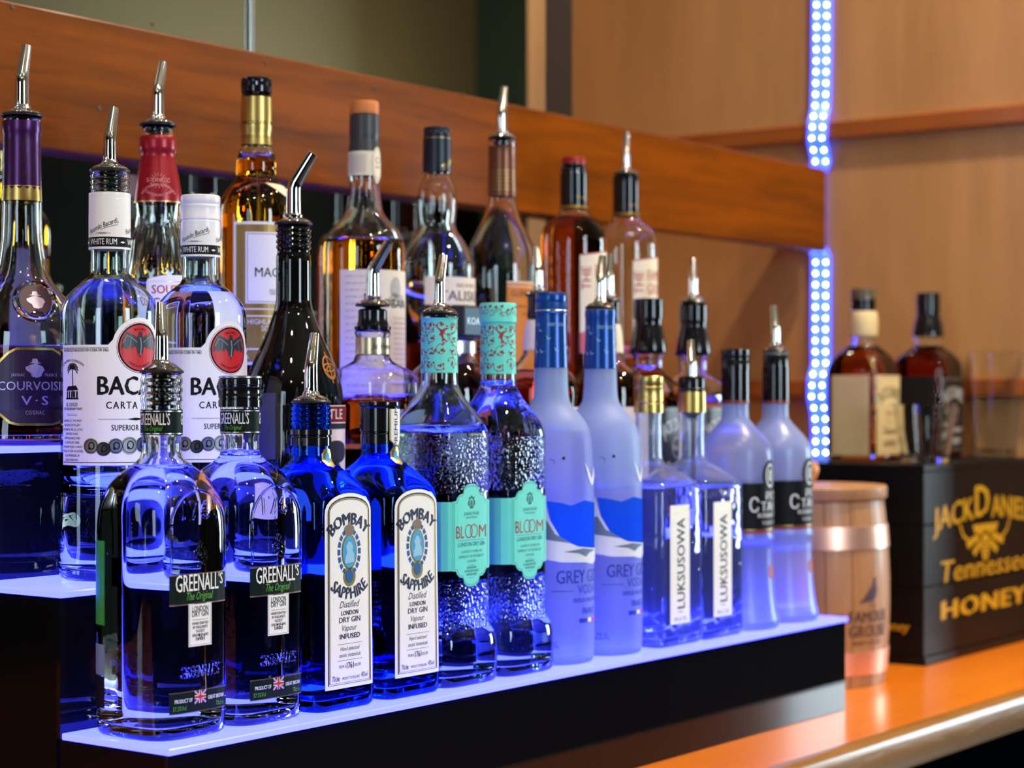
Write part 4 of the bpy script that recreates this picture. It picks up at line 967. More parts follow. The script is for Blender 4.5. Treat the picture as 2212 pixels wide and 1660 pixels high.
art(KA, kl, 'k_t', 'lettering', lambda: text('BOTTLE', -0.014, z(905), 0.0092, 0.050, bold=0.006), CREAM, 2, step=0.006)
art(KA, kl, 'k_d', 'dark_print', lambda: [rect(-0.037, z(926), 0.037, z(915)), disc(0.0, z(975), 0.020, 0.010), poly([(-0.02, z(1040)), (0.0, z(990)), (0.02, z(1040))])], pm('dark_print', srgb(40, 44, 50), 0.5), 2, step=0.006)
# low strip label seen on the dark side
art(KA, kr, 'k_s', 'back_label', lambda: rect(-0.085, z(990), -0.060, z(850)), pm('dim_label', srgb(56, 60, 84), 0.5), step=0.006)

# --- cognac bottle, half empty, wide sloping shoulders
AMBER = glass('amber_spirit', (0.80, 0.36, 0.07), ior=0.94)
AMBERL = glass('light_amber_spirit', (0.92, 0.58, 0.12), ior=0.94)
BROWN = glass('brown_spirit', (0.50, 0.15, 0.03), ior=0.94)
RIPPLE = glass('rippled_glass', (0.98, 0.99, 1.0), ripple=0.30)
HE = Shape(805, [(712, 37), (722, 39), (730, 36), (766, 36), (780, 42), (790, 58, 2.2), (798, 76, 2.5), (808, 98, 3.0), (822, 106, 3.2), (860, 108, 3.4), (1195, 108, 3.4)], TIERD[1], TREAD[1])
r = stand(HE, 'cognac_bottle', 'broad-shouldered clear cognac bottle with gold neck label and bent steel pourer', 805, 1, MID)
fill_glass(HE, r, HE.z(862), RIPPLE, AMBER)
nl = band(HE, r, 'h_n', 'neck_label', 731, 766, pm('pale_gold_foil', (0.72, 0.60, 0.36), 0.3, 0.9))
art(HE, nl, 'h_nt', 'signature', lambda: [text('Jas Hennessy', 0, HE.z(755), 0.0060, 0.030, shear=0.45)], INK, 1, step=0.004)
link('cork_collar', lathe([(0.0135, HE.z(713)), (0.0172, HE.z(713)), (0.0174, HE.z(706)), (0.0150, HE.z(704)), (0.0136, HE.z(690)), (0.0136, HE.z(672)), (0.0120, HE.z(668)), (0.004, HE.z(668))], 40), GLOSSBLACK, r)
pourer(r, HE.z(662), 0.0150, R(-80), k=1.22, lean=34, drop=0.02)
art(HE, r, 'h_l', 'label', lambda: rect(-0.030, HE.z(1010), 0.030, HE.z(885)), pm('silver_blue_label', srgb(120, 135, 165), 0.4), step=0.006)

# --- bottle with a square black stopper
ST = Shape(972, [(735, 54), (742, 56), (775, 56), (784, 60), (800, 78), (822, 92), (850, 98), (1170, 98)], TIERD[1], TREAD[1])
r = stand(ST, 'stopper_decanter', 'dark whisky decanter with a big square black stopper behind the floral gin', 972, 1, MID)
fill_glass(ST, r, ST.z(796), RIPPLE, BROWN)
x_ = 0.0145
so = link('stopper', box(-x_, x_, -0.0290, 0.0290, ST.z(728), ST.z(663), 0.0015), pm('stopper_black', (0.012, 0.014, 0.020), 0.35), r)
st_plate = box(-x_ + 0.001, x_ - 0.001, -0.0296, -0.0288, ST.z(725), ST.z(668), 0.0002)
pl = link('stopper_plate', st_plate, pm('pewter_plate', srgb(70, 88, 100), 0.35, 0.6), so)
tb = text('KOA', 0, ST.z(703), 0.0075, 0.020, bold=0.02)
for v in tb.verts: v.co = Vector((v.co.x, -0.0298 - v.co.z, v.co.y))
me = bpy.data.meshes.new('t'); tb.to_mesh(me); tb.free(); link('lettering', me, SILVER, so)
band(ST, r, 's_n', 'neck_band', 738, 764, SILVER)

# --- pair of round rum bottles with pale neck labels, mostly hidden
RU = Shape(1162, [(648, 21), (688, 22), (692, 24), (720, 29), (756, 32), (766, 33), (780, 42), (800, 66), (820, 82), (850, 88), (1130, 88)], TIERD[1], TREAD[1])
def rumlike(px, label, ang):
    r = stand(RU, 'dark_rum_bottle', label, px, 1, MID)
    fill_glass(RU, r, RU.z(806), CLEAR, AMBER)
    band(RU, r, 'u_n', 'neck_label', 692, 757, CREAM)
    band(RU, r, 'u_b', 'black_collar', 650, 688, GLOSSBLACK, 2)
    lb = art(RU, r, 'u_l', 'label', lambda: rect(-0.045, RU.z(1060), 0.045, RU.z(880)), CREAM, step=0.006)
    pourer(r, RU.z(640), 0.0125, ang)
    link('pourer_collar', lathe([(0.0090, RU.z(650)), (0.0112, RU.z(650)), (0.0112, RU.z(642)), (0.004, RU.z(641))], 28), GLOSSBLACK, r)
rumlike(1162, 'dark spirit bottle with pale neck label, between the printed cap and the royal blue cap', leanang(-0.3))
rumlike(1316, 'dark spirit bottle with pale neck label, its pourer just behind the frosted vodka pourer', leanang(0.25))

# --- square whiskey bottles with bell-shaped black necks
JD = Shape(1400, [(646, 30), (688, 30), (694, 28), (712, 31), (745, 37), (762, 39), (770, 33), (800, 31), (808, 36), (830, 66, 3), (850, 86, 5), (870, 90, 6), (1140, 90, 6)], TIERD[1], TREAD[1])
JDB = pm('black_label', (0.010, 0.010, 0.011), 0.4); JDW = pm('pale_ink', srgb(200, 200, 196), 0.5)
def jack(S, key, px, label, tier, fill, capped, ang=0, d=None, zb=None, ys=(646, 688, 765), lab=(880, 1060), group=MID, liquid=None, paper=None, ink=None, neckcream=False, glassm=None):
    x, Z = at(px, S_d := (TIERD[tier] if d is None else d))
    r = thing('whiskey_bottle', label, 'bottle', (x, S_d, TREAD[tier] if zb is None else zb), group)
    fill_glass(S, r, S.z(fill), glassm or CLEAR, liquid or AMBER)
    z = S.z
    if not neckcream:
        band(S, r, key + 'n', 'neck_sleeve', ys[1] - 1, ys[2], GLOSSBLACK, 1)
        if capped: screwcap(r, z(ys[1]), z(ys[0]), S.r((ys[0] + ys[1]) / 2) + 0.0012, GLOSSBLACK, skirt=False, knurl=False)
        else:
            band(S, r, key + 'm', 'neck_ring', ys[0] + 8, ys[1], GLOSSBLACK, 1)
            pourer(r, z(ys[0]), 0.0135, ang)
    lm, im = paper or JDB, ink or JDW
    a = float(S.ring(z((lab[0] + lab[1]) / 2))[0]); h = z(lab[0]) - z(lab[1]); wl = a * 0.90; zc = (z(lab[0]) + z(lab[1])) / 2
    lb = art(S, r, key + 'l', 'label', lambda: rect(-wl, z(lab[1]), wl, z(lab[0])), lm, step=0.01)
    art(S, r, key + 'sl', 'side_label', lambda: rect(-a * 2.55, z(lab[1]), -a * 1.15, z(lab[0])), lm, step=0.01)
    art(S, lb, key + 't', 'lettering', lambda: [frame(-wl * 0.93, z(lab[1]) + 0.003, wl * 0.93, z(lab[0]) - 0.003, 0.0006), text("JACK DANIEL'S", 0, zc + h * 0.22, h * 0.16, wl * 1.65, bold=0.015, arc=0.05), ring2(0, zc + h * 0.02, wl * 0.3, h * 0.12, 0.0008), text('No.7', 0, zc - h * 0.01, h * 0.07), text('Tennessee', 0, zc - h * 0.24, h * 0.10, wl * 1.2, shear=0.3, bold=0.01), text('HONEY' if neckcream else 'WHISKEY', 0, zc - h * 0.40, h * 0.09, wl * 1.1, bold=0.02)], im, 1)
    return r
jack(JD, 'j', 1400, 'square whiskey bottle with bell-shaped black neck and black cap, middle step', 1, 800, True, liquid=AMBERL)
jack(JD, 'j', 1497, 'square whiskey bottle with bell-shaped black neck and pourer, middle step end', 1, 905, False, leanang(0.15), glassm=RIPPLE)
# ------------------------------------------------------------------ bottles of the top step
T3, Z3 = TIERD[2], TREAD[2]
# --- bell-shaped cognac bottle
CO = Shape(47, [(252, 40), (262, 41), (286, 41), (292, 39), (402, 40.5), (436, 42), (470, 42.5), (506, 43.5), (548, 48), (590, 57), (620, 74), (640, 90), (670, 112), (710, 128), (760, 133), (880, 134), (915, 140), (945, 142)], T3, Z3)
PURPLE = pm('purple_foil', srgb(70, 28, 84), 0.28, 0.6); AUBER = pm('aubergine_label', srgb(38, 16, 48), 0.4); PALEGOLD = pm('pale_gold_paper', srgb(196, 160, 100), 0.4, 0.4)
LILAC = pm('lilac_foil', srgb(190, 180, 205), 0.35, 0.5)
r = stand(CO, 'bell_cognac_bottle', 'bell-shaped cognac bottle with purple neck foil, aubergine label and steel pourer', 47, 2, BACK, rot=R(-28))
z = CO.z
fill_glass(CO, r, z(764), CLEAR, BROWN)
nf = band(CO, r, 'c_n', 'neck_foil', 264, 404, PURPLE)
def star():
    out = []; L = 2 * math.pi * CO.r(340)
    for i in range(5):
        u = -L / 2 + L * (i + 0.5) / 5
        for v_ in (z(310), z(345), z(380)):
            for a in range(6):
                t = math.pi * a / 6; out.append(stroke([(u - 0.0075 * math.cos(t), v_ - 0.0065 * math.sin(t)), (u + 0.0075 * math.cos(t), v_ + 0.0065 * math.sin(t))], 0.0003))
            out.append(ring2(u, v_, 0.0048, 0.0048, 0.0003, 8))
    return out
art(CO, nf, 'c_s', 'star_print', star, pm('dark_purple', srgb(34, 12, 44), 0.4), 1, step=0.005)
gb = band(CO, r, 'c_g', 'gold_band', 404, 436, GOLDFOIL)
art(CO, gb, 'c_gt', 'triangle_print', lambda: [poly([(u - 0.0026, z(406)), (u + 0.0026, z(406)), (u, z(412))]) for u in np.arange(-0.05, 0.05, 0.0064)], PURPLE, 1, step=0.005)
pourer(r, z(252), 0.0162, leanang(-0.25), k=1.16, rin=0.0125)
# moulded seal
xs, ys = 0.006, 0
sz = z(655); a_ = float(CO.ring(sz)[0])
seal = thing_ = link('glass_seal', lathe([(0.0001, -0.003), (0.0185, -0.003), (0.0188, 0.0005), (0.0172, 0.0030), (0.0152, 0.0022), (0.0140, 0.0010), (0.0001, 0.0010)], 48), CLEAR, r)
sd = R(4)
seal.location = (math.sin(sd) * a_ * 1.0, -a_ * 1.0 * math.cos(sd), sz); seal.rotation_euler = (R(68), 0, sd)
si = link('seal_disc', lathe([(0.0001, 0.0012), (0.0136, 0.0012), (0.0136, 0.0016), (0.0001, 0.0016)], 40), pm('seal_purple', srgb(66, 22, 56), 0.4), seal)
def figure(s, u=0, v=0):
    return [poly([(u + s * a, v + s * b) for a, b in [(-0.9, -0.2), (-1.0, 0.1), (-0.5, 0.35), (-0.15, 0.45), (0.1, 0.5), (0.8, 0.2), (1.0, -0.2), (0.8, -0.45), (0.65, -0.85), (0.2, -1.0), (-0.3, -0.9), (-0.45, -0.5)]]), poly([(u + s * a, v + s * b) for a, b in [(-0.65, 0.55), (-0.35, 0.62), (-0.25, 1.0), (0.2, 1.02), (0.35, 0.62), (0.7, 0.52), (0.1, 0.5)]])]
fb = mergebm(figure(0.0078))
for v in fb.verts: v.co.z = 0.0019
me = bpy.data.meshes.new('fig'); fb.to_mesh(me); fb.free(); link('seal_figure', me, LILAC, seal)
# label
lz = lambda y: z(y)
oct_ = [(-0.0150, z(757)), (0.0150, z(757)), (0.0215, z(766)), (0.0290, z(785)), (0.0400, z(800)), (0.0600, z(806)), (0.0600, z(872)), (0.0380, z(880)), (0.0270, z(896)), (0.0195, z(912)), (0.0130, z(916)), (-0.0130, z(916)), (-0.0195, z(912)), (-0.0270, z(896)), (-0.0380, z(880)), (-0.0600, z(872)), (-0.0600, z(806)), (-0.0400, z(800)), (-0.0290, z(785)), (-0.0215, z(766))]
art(CO, r, 'c_w', 'wrap_label', lambda: [rect(-0.095, z(888), 0.095, z(858))], PALEGOLD, step=0.006)
art(CO, r, 'c_w2', 'wrap_label', lambda: [rect(-0.095, z(858), 0.095, z(795))], AUBER, step=0.006)
lb = art(CO, r, 'c_l', 'label', lambda: poly(oct_), AUBER, 1, step=0.006)
art(CO, lb, 'c_lb', 'gold_border', lambda: stroke(oct_, 0.0020, True), GOLDFOIL, 2, step=0.006)
art(CO, lb, 'c_lt', 'lettering', lambda: [text('COURVOISIER', 0.002, z(844), 0.0076, 0.064, bold=0.002), text('V·S', 0, z(875), 0.0078, 0.022, bold=0.012, space=1.3), text('COGNAC', 0, z(895), 0.0034, 0.0150, space=1.3), text('JARNAC', -0.0135, z(815), 0.0026, 0.011, space=1.2), text('FRANCE', 0.0135, z(815), 0.0026, 0.011, space=1.2)] + figure(0.0078, 0, z(798)), LILAC, 2, step=0.006)
art(CO, lb, 'c_ll', 'ray_print', lambda: [stroke([(0.010 * math.cos(t), z(838) + 0.010 * math.sin(t)), (0.040 * math.cos(t), z(838) + 0.022 * math.sin(t))], 0.0002) for t in np.arange(0, 6.28, 0.35)], pm('dark_purple', srgb(34, 12, 44), 0.4), 2, step=0.006)

# --- liqueur bottle with fluted shoulder and red capsule
SO = Shape(341, [(272, 33), (294, 35), (298, 38), (328, 38.5), (332, 35), (352, 38), (400, 47), (438, 51), (446, 50), (470, 48.5), (490, 50), (520, 60), (560, 66), (600, 70), (930, 72)], T3, Z3)
REDF = pm('red_foil', srgb(150, 14, 34), 0.3, 0.25)
r = stand(SO, 'fluted_liqueur_bottle', 'clear fluted liqueur bottle with a red foil capsule and steel pourer', 341, 2, BACK, rot=R(-6))
z = SO.z
# flutes: wobble the ring between the capsule and the label
zs0, zs1 = z(600), z(472)
_pts = SO.pts
def fl_pts(zz, inset=0.0):
    p = _pts(zz, inset)
    if inset >= 0 and zs0 < zz < zs1:
        w = math.sin(math.pi * (zz - zs0) / (zs1 - zs0)) ** 0.5
        p[::3, :2] *= 1 - 0.055 * w
    return p
SO.seg = 60; SO.pts = fl_pts
fill_glass(SO, r, z(640), CLEAR, AMBERL)
cp = band(SO, r, 's_c', 'capsule', 296, 440, REDF)
art(SO, r, 's_g', 'gold_line', lambda: rect(-0.072, z(441), 0.072, z(438)), GOLDFOIL, 2, step=0.005)
art(SO, cp, 's_t', 'lettering', lambda: [text('SOUTHERN COMFORT', -0.0125, z(386) - 0.0085, 0.0024, 0.034, arc=0.0165), text('CATEGORY ONE', -0.0125, z(400) - 0.0125, 0.0024, 0.026, arc=-0.0180), text('S  ONE  C', -0.0125, z(398), 0.0038, 0.022), *[stroke([(-0.0125 + 0.005 * math.cos(t), z(395) + 0.004 * math.sin(t)), (-0.0125 + 0.0085 * math.cos(t), z(395) + 0.0072 * math.sin(t))], 0.0004) for t in np.arange(0, 6.28, 0.4)]], pm('rose_ink', srgb(222, 150, 150), 0.5), 1, step=0.005, vstep=0.008)
pourer(r, z(272), 0.0150, leanang(0.25), k=1.12)
sb = art(SO, r, 's_l', 'label', lambda: poly([(-0.030, z(900)), (0.030, z(900)), (0.030, z(612))] + [(0.030 * math.cos(t), z(612) + 0.006 * math.sin(t)) for t in np.linspace(0.3, 2.84, 9)] + [(-0.030, z(612))]), WHITE, step=0.006)
art(SO, sb, 's_lb', 'border', lambda: frame(-0.0285, z(897), 0.0285, z(612), 0.0008), GOLDFOIL, 1, step=0.006)
art(SO, sb, 's_lt', 'lettering', lambda: [text('SOUTHERN', 0, z(638), 0.0080, 0.050, bold=0.02), text('COMFORT', 0, z(665), 0.0080, 0.048, bold=0.02)], REDI, 1, step=0.006)

# --- round single malts
def band_text(S, key, root, items, mat, layer=1, step=0.006): return art(S, root, key, 'lettering', items, mat, layer, step=step)
MA = Shape(554, [(203, 32), (282, 33), (288, 31.5), (316, 33), (330, 38), (353, 43), (380, 43), (390, 46), (402, 56), (416, 68), (437, 78), (470, 82), (930, 82)], T3, Z3)
r = stand(MA, 'malt_whisky_bottle', 'full malt whisky bottle with gold neck foil, white and gold label, black cap', 554, 2, BACK, rot=R(-3))
z = MA.z
fill_glass(MA, r, z(345), CLEAR, AMBERL)
gf = band(MA, r, 'm_n', 'neck_foil', 212, 315, GOLDFOIL)
art(MA, gf, 'm_nt', 'lettering', lambda: [text('MACALLAN', du, z(273), 0.0042, 0.026) for du in (-0.045, -0.014, 0.017, 0.048)] + [rect(-0.05, z(297), 0.05, z(296.3)), rect(-0.05, z(301), 0.05, z(300.3))], INK, 1, step=0.005)
screwcap(r, z(201), z(170), 0.0148, GLOSSBLACK, skirt=False)
rb = art(MA, r, 'm_tri', 'corner_label', lambda: poly([(-0.014, z(400)), (0.030, z(404)), (0.026, z(460)), (0.008, z(432))]), CREAM, step=0.004, vstep=0.004, base=0.0010)
lb = art(MA, r, 'm_l', 'label', lambda: rect(-0.050, z(790), 0.050, z(486)), WHITE, step=0.006)
art(MA, lb, 'm_lg', 'gold_field', lambda: [rect(-0.0475, z(670), 0.0475, z(492)), rect(-0.0475, z(685), 0.0475, z(673)), rect(-0.0475, z(755), 0.0475, z(688)), rect(-0.0475, z(784), -0.020, z(758))], pm('antique_gold', srgb(150, 122, 66), 0.4, 0.5), 1, step=0.006)
art(MA, lb, 'm_lw', 'white_field', lambda: rect(-0.038, z(660), 0.038, z(508)), WHITE, 2, step=0.006)
art(MA, lb, 'm_lb', 'border', lambda: frame(-0.0360, z(656), 0.0360, z(512), 0.0006), INK, 3, step=0.006)
art(MA, lb, 'm_lt', 'lettering', lambda: [text('MACALLAN', 0, z(603), 0.0092, 0.058, bold=0.006), text('EXCLUSIVELY SHERRY', 0, z(635), 0.0026, 0.030), text('OAK CASKS FROM JEREZ', 0, z(641), 0.0026, 0.030), ring2(0.0, z(545), 0.005, 0.006, 0.0012), ring2(0, z(620), 0.003, 0.003, 0.0006)], INK, 3, step=0.006)
art(MA, lb, 'm_lt2', 'lettering', lambda: [text('HIGHLAND SINGLE MALT', 0, z(704), 0.0052, 0.072), text('SCOTCH WHISKY', 0, z(718), 0.0052, 0.046), text('THE MACALLAN DISTILLERS', 0, z(736), 0.0028, 0.044), text('VOL', -0.040, z(776), 0.0044)], WHITE, 2, step=0.006)
art(MA, r, 'm_bk', 'back_label', lambda: rect(0.105, z(790), 0.152, z(505)), pm('purple_lit_paper', srgb(190, 186, 205), 0.5), step=0.006)  # paper tinted lavender for the purple light falling on it

OB = Shape(787, [(246, 31), (296, 31.5), (300, 30.5), (328, 33), (384, 34), (390, 33), (436, 36.5), (456, 40), (475, 52), (500, 74), (518, 84), (545, 88), (930, 88)], T3, Z3)
r = stand(OB, 'cork_malt_bottle', 'malt whisky bottle with orange stopper, grey capsule and hand-written style label', 787, 2, BACK, rot=R(-3))
z = OB.z
fill_glass(OB, r, z(524), CLEAR, AMBERL)
gc = band(OB, r, 'ob_c', 'capsule', 250, 330, pm('slate_foil', srgb(62, 62, 66), 0.4, 0.3))
link('stopper', lathe([(0.010, z(250)), (0.0146, z(249)), (0.0150, z(247)), (0.0150, z(224)), (0.0143, z(220)), (0.001, z(219))], 64, (z(246), z(225), 0.0004)), pm('orange_cork', srgb(205, 120, 52), 0.5), r)
nl = band(OB, r, 'ob_n', 'neck_label', 330, 382, CREAM, 1)
art(OB, nl, 'ob_s', 'oval_seal', lambda: disc(0.002, z(358), 0.0078, 0.0180), CREAM, 4, step=0.003, vstep=0.005)
art(OB, nl, 'ob_st', 'lettering', lambda: [ring2(0.002, z(358), 0.0066, 0.0160, 0.0004), ring2(0.002, z(349), 0.003, 0.003, 0.0008), text('OBAN', 0.002, z(366), 0.0024, 0.008), *[rect(-0.036 + 0.003 * (i % 3), z(338 + 3.4 * i), -0.012 + 0.002 * (i % 2), z(337.4 + 3.4 * i)) for i in range(12)]], GREY, 5, step=0.003)
lb = art(OB, r, 'ob_l', 'label', lambda: rect(-0.060, z(900), 0.060, z(588)), CREAM, step=0.006)
def scribble():
    """faint rows of handwriting too small to read"""
    out = []; rn = random.Random(2)
    for i in range(34):
        u, v_, end = (-0.054, z(603 + 14.5 * i), -0.018) if i < 20 else (-0.001, z(690 + 11 * (i - 20)), 0.025)
        while u < end:
            w = 0.003 + 0.005 * rn.random(); n = max(5, int(w / 0.0004)); ph = rn.random() * 6
            out.append(stroke([(u + w * k / n, v_ + 0.0009 * math.sin(ph + 2.1 * k) * (1 + 0.5 * math.sin(ph + 0.7 * k)) + 0.0006 * k / n) for k in range(n + 1)], 0.00028))
            u += w + 0.0014
    return out
art(OB, lb, 'ob_t', 'script', scribble, GREY, 1, step=0.006)
art(OB, lb, 'ob_p', 'picture', lambda: [disc(0.002, z(627), 0.008, 0.012), poly([(-0.010, z(655)), (-0.004, z(636)), (0.014, z(640)), (0.018, z(655))]), rect(-0.011, z(664), 0.020, z(660))], pm('sage_ink', srgb(170, 172, 158), 0.5), 1, step=0.006)
art(OB, lb, 'ob_n2', 'lettering', lambda: [text('OBAN', 0.002, z(668), 0.0092, 0.034, bold=0.006)], INK, 2, step=0.006)

TA = Shape(944, [(294, 29), (372, 30), (380, 28), (392, 34), (411, 41), (440, 43), (460, 42), (487, 39), (500, 44), (520, 58), (559, 78), (575, 82), (930, 82)], T3, Z3)
r = stand(TA, 'nearly_empty_malt_bottle', 'nearly empty malt whisky bottle with bulbous neck and navy capsule', 944, 2, BACK)
z = TA.z
fill_glass(TA, r, z(742), CLEAR, BROWN)
NAVYF = pm('navy_foil', srgb(18, 26, 44), 0.35, 0.2)
cc = band(TA, r, 't_c', 'capsule', 296, 374, NAVYF, 1)
art(TA, cc, 't_ct', 'signature', lambda: [text('Talisker', 0.006, z(352), 0.0060, 0.030, shear=0.4, rot=R(40)), rect(-0.045, z(301), 0.045, z(300))], GOLDFOIL, 3, step=0.004)
screwcap(r, z(297), z(276), 0.0142, NAVYF, skirt=False)
lb = art(TA, r, 't_l', 'label', lambda: rect(-0.050, z(662), 0.050, z(603)), CREAM, step=0.006)
art(TA, lb, 't_lt', 'lettering', lambda: [text('TALISKER', 0, z(653), 0.0110, 0.070, bold=0.008), text('ISLE OF SKYE', 0, z(624), 0.0040, 0.030)], NAVY, 1, step=0.006)
art(TA, r, 't_l2', 'label', lambda: rect(-0.050, z(800), 0.050, z(668)), pm('navy_paper', srgb(30, 40, 60), 0.5), step=0.006)

GL = Shape(1084, [(300, 29), (316, 30), (320, 28.5), (424, 30), (440, 32), (466, 39), (508, 58), (550, 76), (590, 81), (930, 82)], T3, Z3)
r = stand(GL, 'flared_malt_bottle', 'empty-necked malt whisky bottle flaring to an orange label, with steel pourer', 1084, 2, BACK)
z = GL.z
fill_glass(GL, r, z(760), CLEAR, AMBERL)
nb = band(GL, r, 'gl_n', 'neck_foil', 318, 426, pm('copper_foil', srgb(118, 72, 50), 0.3, 0.5))
art(GL, nb, 'gl_nl', 'gold_line', lambda: [rect(-0.043, z(372 + 8 * i), 0.043, z(371 + 8 * i)) for i in range(6)], GOLDFOIL, 1, step=0.005)
pourer(r, z(300), 0.0140, leanang(0.3), k=1.12)
lb = art(GL, r, 'gl_l', 'label', lambda: rect(-0.034, z(860), 0.034, z(613)), pm('orange_paper', srgb(205, 120, 24), 0.5), step=0.006)
art(GL, lb, 'gl_lb', 'border', lambda: [rect(-0.034, z(616), 0.034, z(613)), rect(-0.034, z(624), 0.034, z(622.5))], CREAM, 1, step=0.006)
art(GL, lb, 'gl_lt', 'lettering', lambda: [text('GLENMORANGIE', 0, z(645), 0.0074, 0.058, bold=0.01), text('SINGLE HIGHLAND MALT', 0, z(668), 0.0032, 0.044), text('SCOTCH WHISKY', 0, z(684), 0.0032, 0.032)], pm('brown_ink', srgb(96, 50, 14), 0.5), 1, step=0.006)

GR = Shape(1239, [(360, 27), (376, 28), (448, 28.5), (455, 30), (468, 38), (478, 54), (490, 64), (508, 69), (530, 70.5), (930, 70.5)], T3, Z3)
PINK = pm('heather_ink', srgb(196, 84, 96), 0.5); CRIMSON = pm('crimson_ink', srgb(170, 30, 40), 0.5)
def grouse(px, label, fill, capped, ang=0, liquid=AMBERL):
    r = stand(GR, 'blended_whisky_bottle', label, px, 2, BACK)
    z = GR.z
    fill_glass(GR, r, z(fill), CLEAR, liquid)
    nb = band(GR, r, 'w_n%d' % capped, 'neck_sleeve', 376, 452, GLOSSBLACK, 1)
    art(GR, nb, 'w_nl', 'gold_line', lambda: [rect(-0.040, z(452), 0.040, z(446)), text('Matthew Gloag', 0.002, z(432), 0.0040, 0.028, shear=0.4)], pm('dull_gold', srgb(150, 112, 40), 0.35, 0.7), 3, step=0.005)
    if capped:
        screwcap(r, z(378), z(350), 0.0135, GLOSSBLACK, pm('red_cap_top', srgb(150, 24, 34), 0.3), skirt=False)
        link('red_cap_band', lathe([(0.0134, z(356)), (0.0139, z(355)), (0.0139, z(344)), (0.0132, z(341)), (0.001, z(340))], 44), pm('red_cap_top', srgb(150, 24, 34), 0.3), r)
    else:
        band(GR, r, 'w_nc', 'neck_ring', 362, 378, GLOSSBLACK, 2)
        pourer(r, z(358), 0.0135, ang)
    lb = art(GR, r, 'w_l', 'label', lambda: poly([(-0.030, z(765)), (0.044, z(765)), (0.044, z(548)), (0.012, z(545)), (-0.030, z(556))]), CREAM, step=0.006)
    art(GR, lb, 'w_lr', 'red_edge', lambda: [stroke([(-0.030, z(556)), (0.012, z(545.5)), (0.044, z(548.5))], 0.0012)], CRIMSON, 1, step=0.006)
    art(GR, lb, 'w_lt', 'lettering', lambda: [text('THE', -0.0165, z(605), 0.0125, 0.028, rot=math.pi / 2, bold=0.01), text('FAMOUS', 0.013, z(600), 0.0140, 0.046, bold=0.006), text('GROUSE', 0.013, z(630), 0.0140, 0.046, bold=0.006)], CRIMSON, 1, step=0.006)
    art(GR, lb, 'w_lp', 'heather_print', lambda: [poly([(-0.030, z(722)), (-0.010, z(710)), (0.010, z(716)), (0.030, z(706)), (0.044, z(712)), (0.044, z(765)), (-0.030, z(765))])], PINK, 1, step=0.006)
    return r
grouse(1239, 'amber blended whisky bottle with a red-topped black cap, top step', 480, True, liquid=AMBER)
grouse(1352, 'clear blended whisky bottle with a steel pourer, last on the top step', 770, False, leanang(0.2))

# ------------------------------------------------------------------ on the counter and the crate
# --- black crate
CX0, CX1, CY0, CY1, CH = 1.470, 1.886, 0.0887, 0.345, 0.2715
CRATE = pm('black_painted_wood', srgb(7, 11, 15), 0.45, var=0.15, scale=12, bump=0.1, spec=0.2)
cr = thing('wooden_crate', 'black painted wooden crate with yellow lettering on the counter', 'crate', (CX0, CY0, 0.0))
W_, D_ = CX1 - CX0, CY1 - CY0
bh = [(0.0005, 0.012), (0.012, 0.1050), (0.1065, 0.1890), (0.1905, 0.262)]
link('base_plinth', box(-0.004, W_ + 0.004, -0.004, D_ + 0.004, 0.0003, 0.012, 0.0015), CRATE, cr)
for z0, z1 in bh[1:]:
    link('board', box(0, W_, 0.0, 0.010, z0, z1, 0.0010), CRATE, cr)
    link('board', box(0, W_, D_ - 0.010, D_, z0, z1, 0.0010), CRATE, cr)
    link('board', box(0.0, 0.010, 0.0102, D_ - 0.0102, z0, z1, 0.0010), CRATE, cr)
    link('board', box(W_ - 0.010, W_, 0.0102, D_ - 0.0102, z0, z1, 0.0010), CRATE, cr)
link('lid', box(0.0, W_, 0.0, D_, 0.2622, CH, 0.0012), CRATE, cr)
YEL = pm('yellow_paint', srgb(205, 160, 24), 0.5)
def flat(bms, y, name, mat, parent):
    b = mergebm(bms)
    for v in b.verts: v.co = Vector((v.co.x, y - v.co.z, v.co.y))
    me = bpy.data.meshes.new(name); b.to_mesh(me); b.free()
    return link(name, me, mat, parent)
uX = lambda px: at(px, CY0)[0] - CX0
uc = uX(2128); zc = lambda y: CZ + (HOR - y) * 2.807 / FPX
u0, u1, u2 = uX(2014), uX(2104), uX(2138)
flat([text("JACK", (u0 + u1) / 2, zc(1119), 0.033, u1 - u0 - 0.003, bold=0.03, lift=lambda x, y: -0.10 * max(0, 0.045 - x)),
      text("D", (u1 + u2) / 2, zc(1114), 0.046, u2 - u1 - 0.004, bold=0.03),
      text("ANIEL'S", u2 + (u1 - u0) * 0.64, zc(1119), 0.033, (u1 - u0) * 1.22, bold=0.03, lift=lambda x, y: -0.10 * max(0, 0.055 + x))], -0.0006, 'lettering', YEL, cr)
bz = 0.163
flat([poly([(uc - 1.35 * 0.034, bz + 0.019), (uc + 1.35 * 0.034, bz + 0.019), (uc + 1.35 * 0.026, bz + 0.004), (uc - 1.35 * 0.026, bz + 0.004)]), disc(uc, bz - 0.012, 0.015, 0.022)] +
     [poly([(uc + s * 1.35 * 0.018, bz + 0.008), (uc + s * 1.35 * 0.050, bz - 0.004), (uc + s * 1.35 * 0.046, bz - 0.014), (uc + s * 1.35 * 0.016, bz - 0.002)]) for s in (-1, 1)] +
     [poly([(uc + s * 1.35 * 0.014, bz - 0.002), (uc + s * 1.35 * 0.034, bz - 0.018), (uc + s * 1.35 * 0.028, bz - 0.026), (uc + s * 1.35 * 0.012, bz - 0.012)]) for s in (-1, 1)] +
     [stroke([(uc + s * 1.35 * 0.044, bz - 0.002), (uc + s * 1.35 * 0.058, bz + 0.006), (uc + s * 1.35 * 0.066, bz + 0.022)], 0.005) for s in (-1, 1)], -0.0006, 'bee_emblem', YEL, cr)
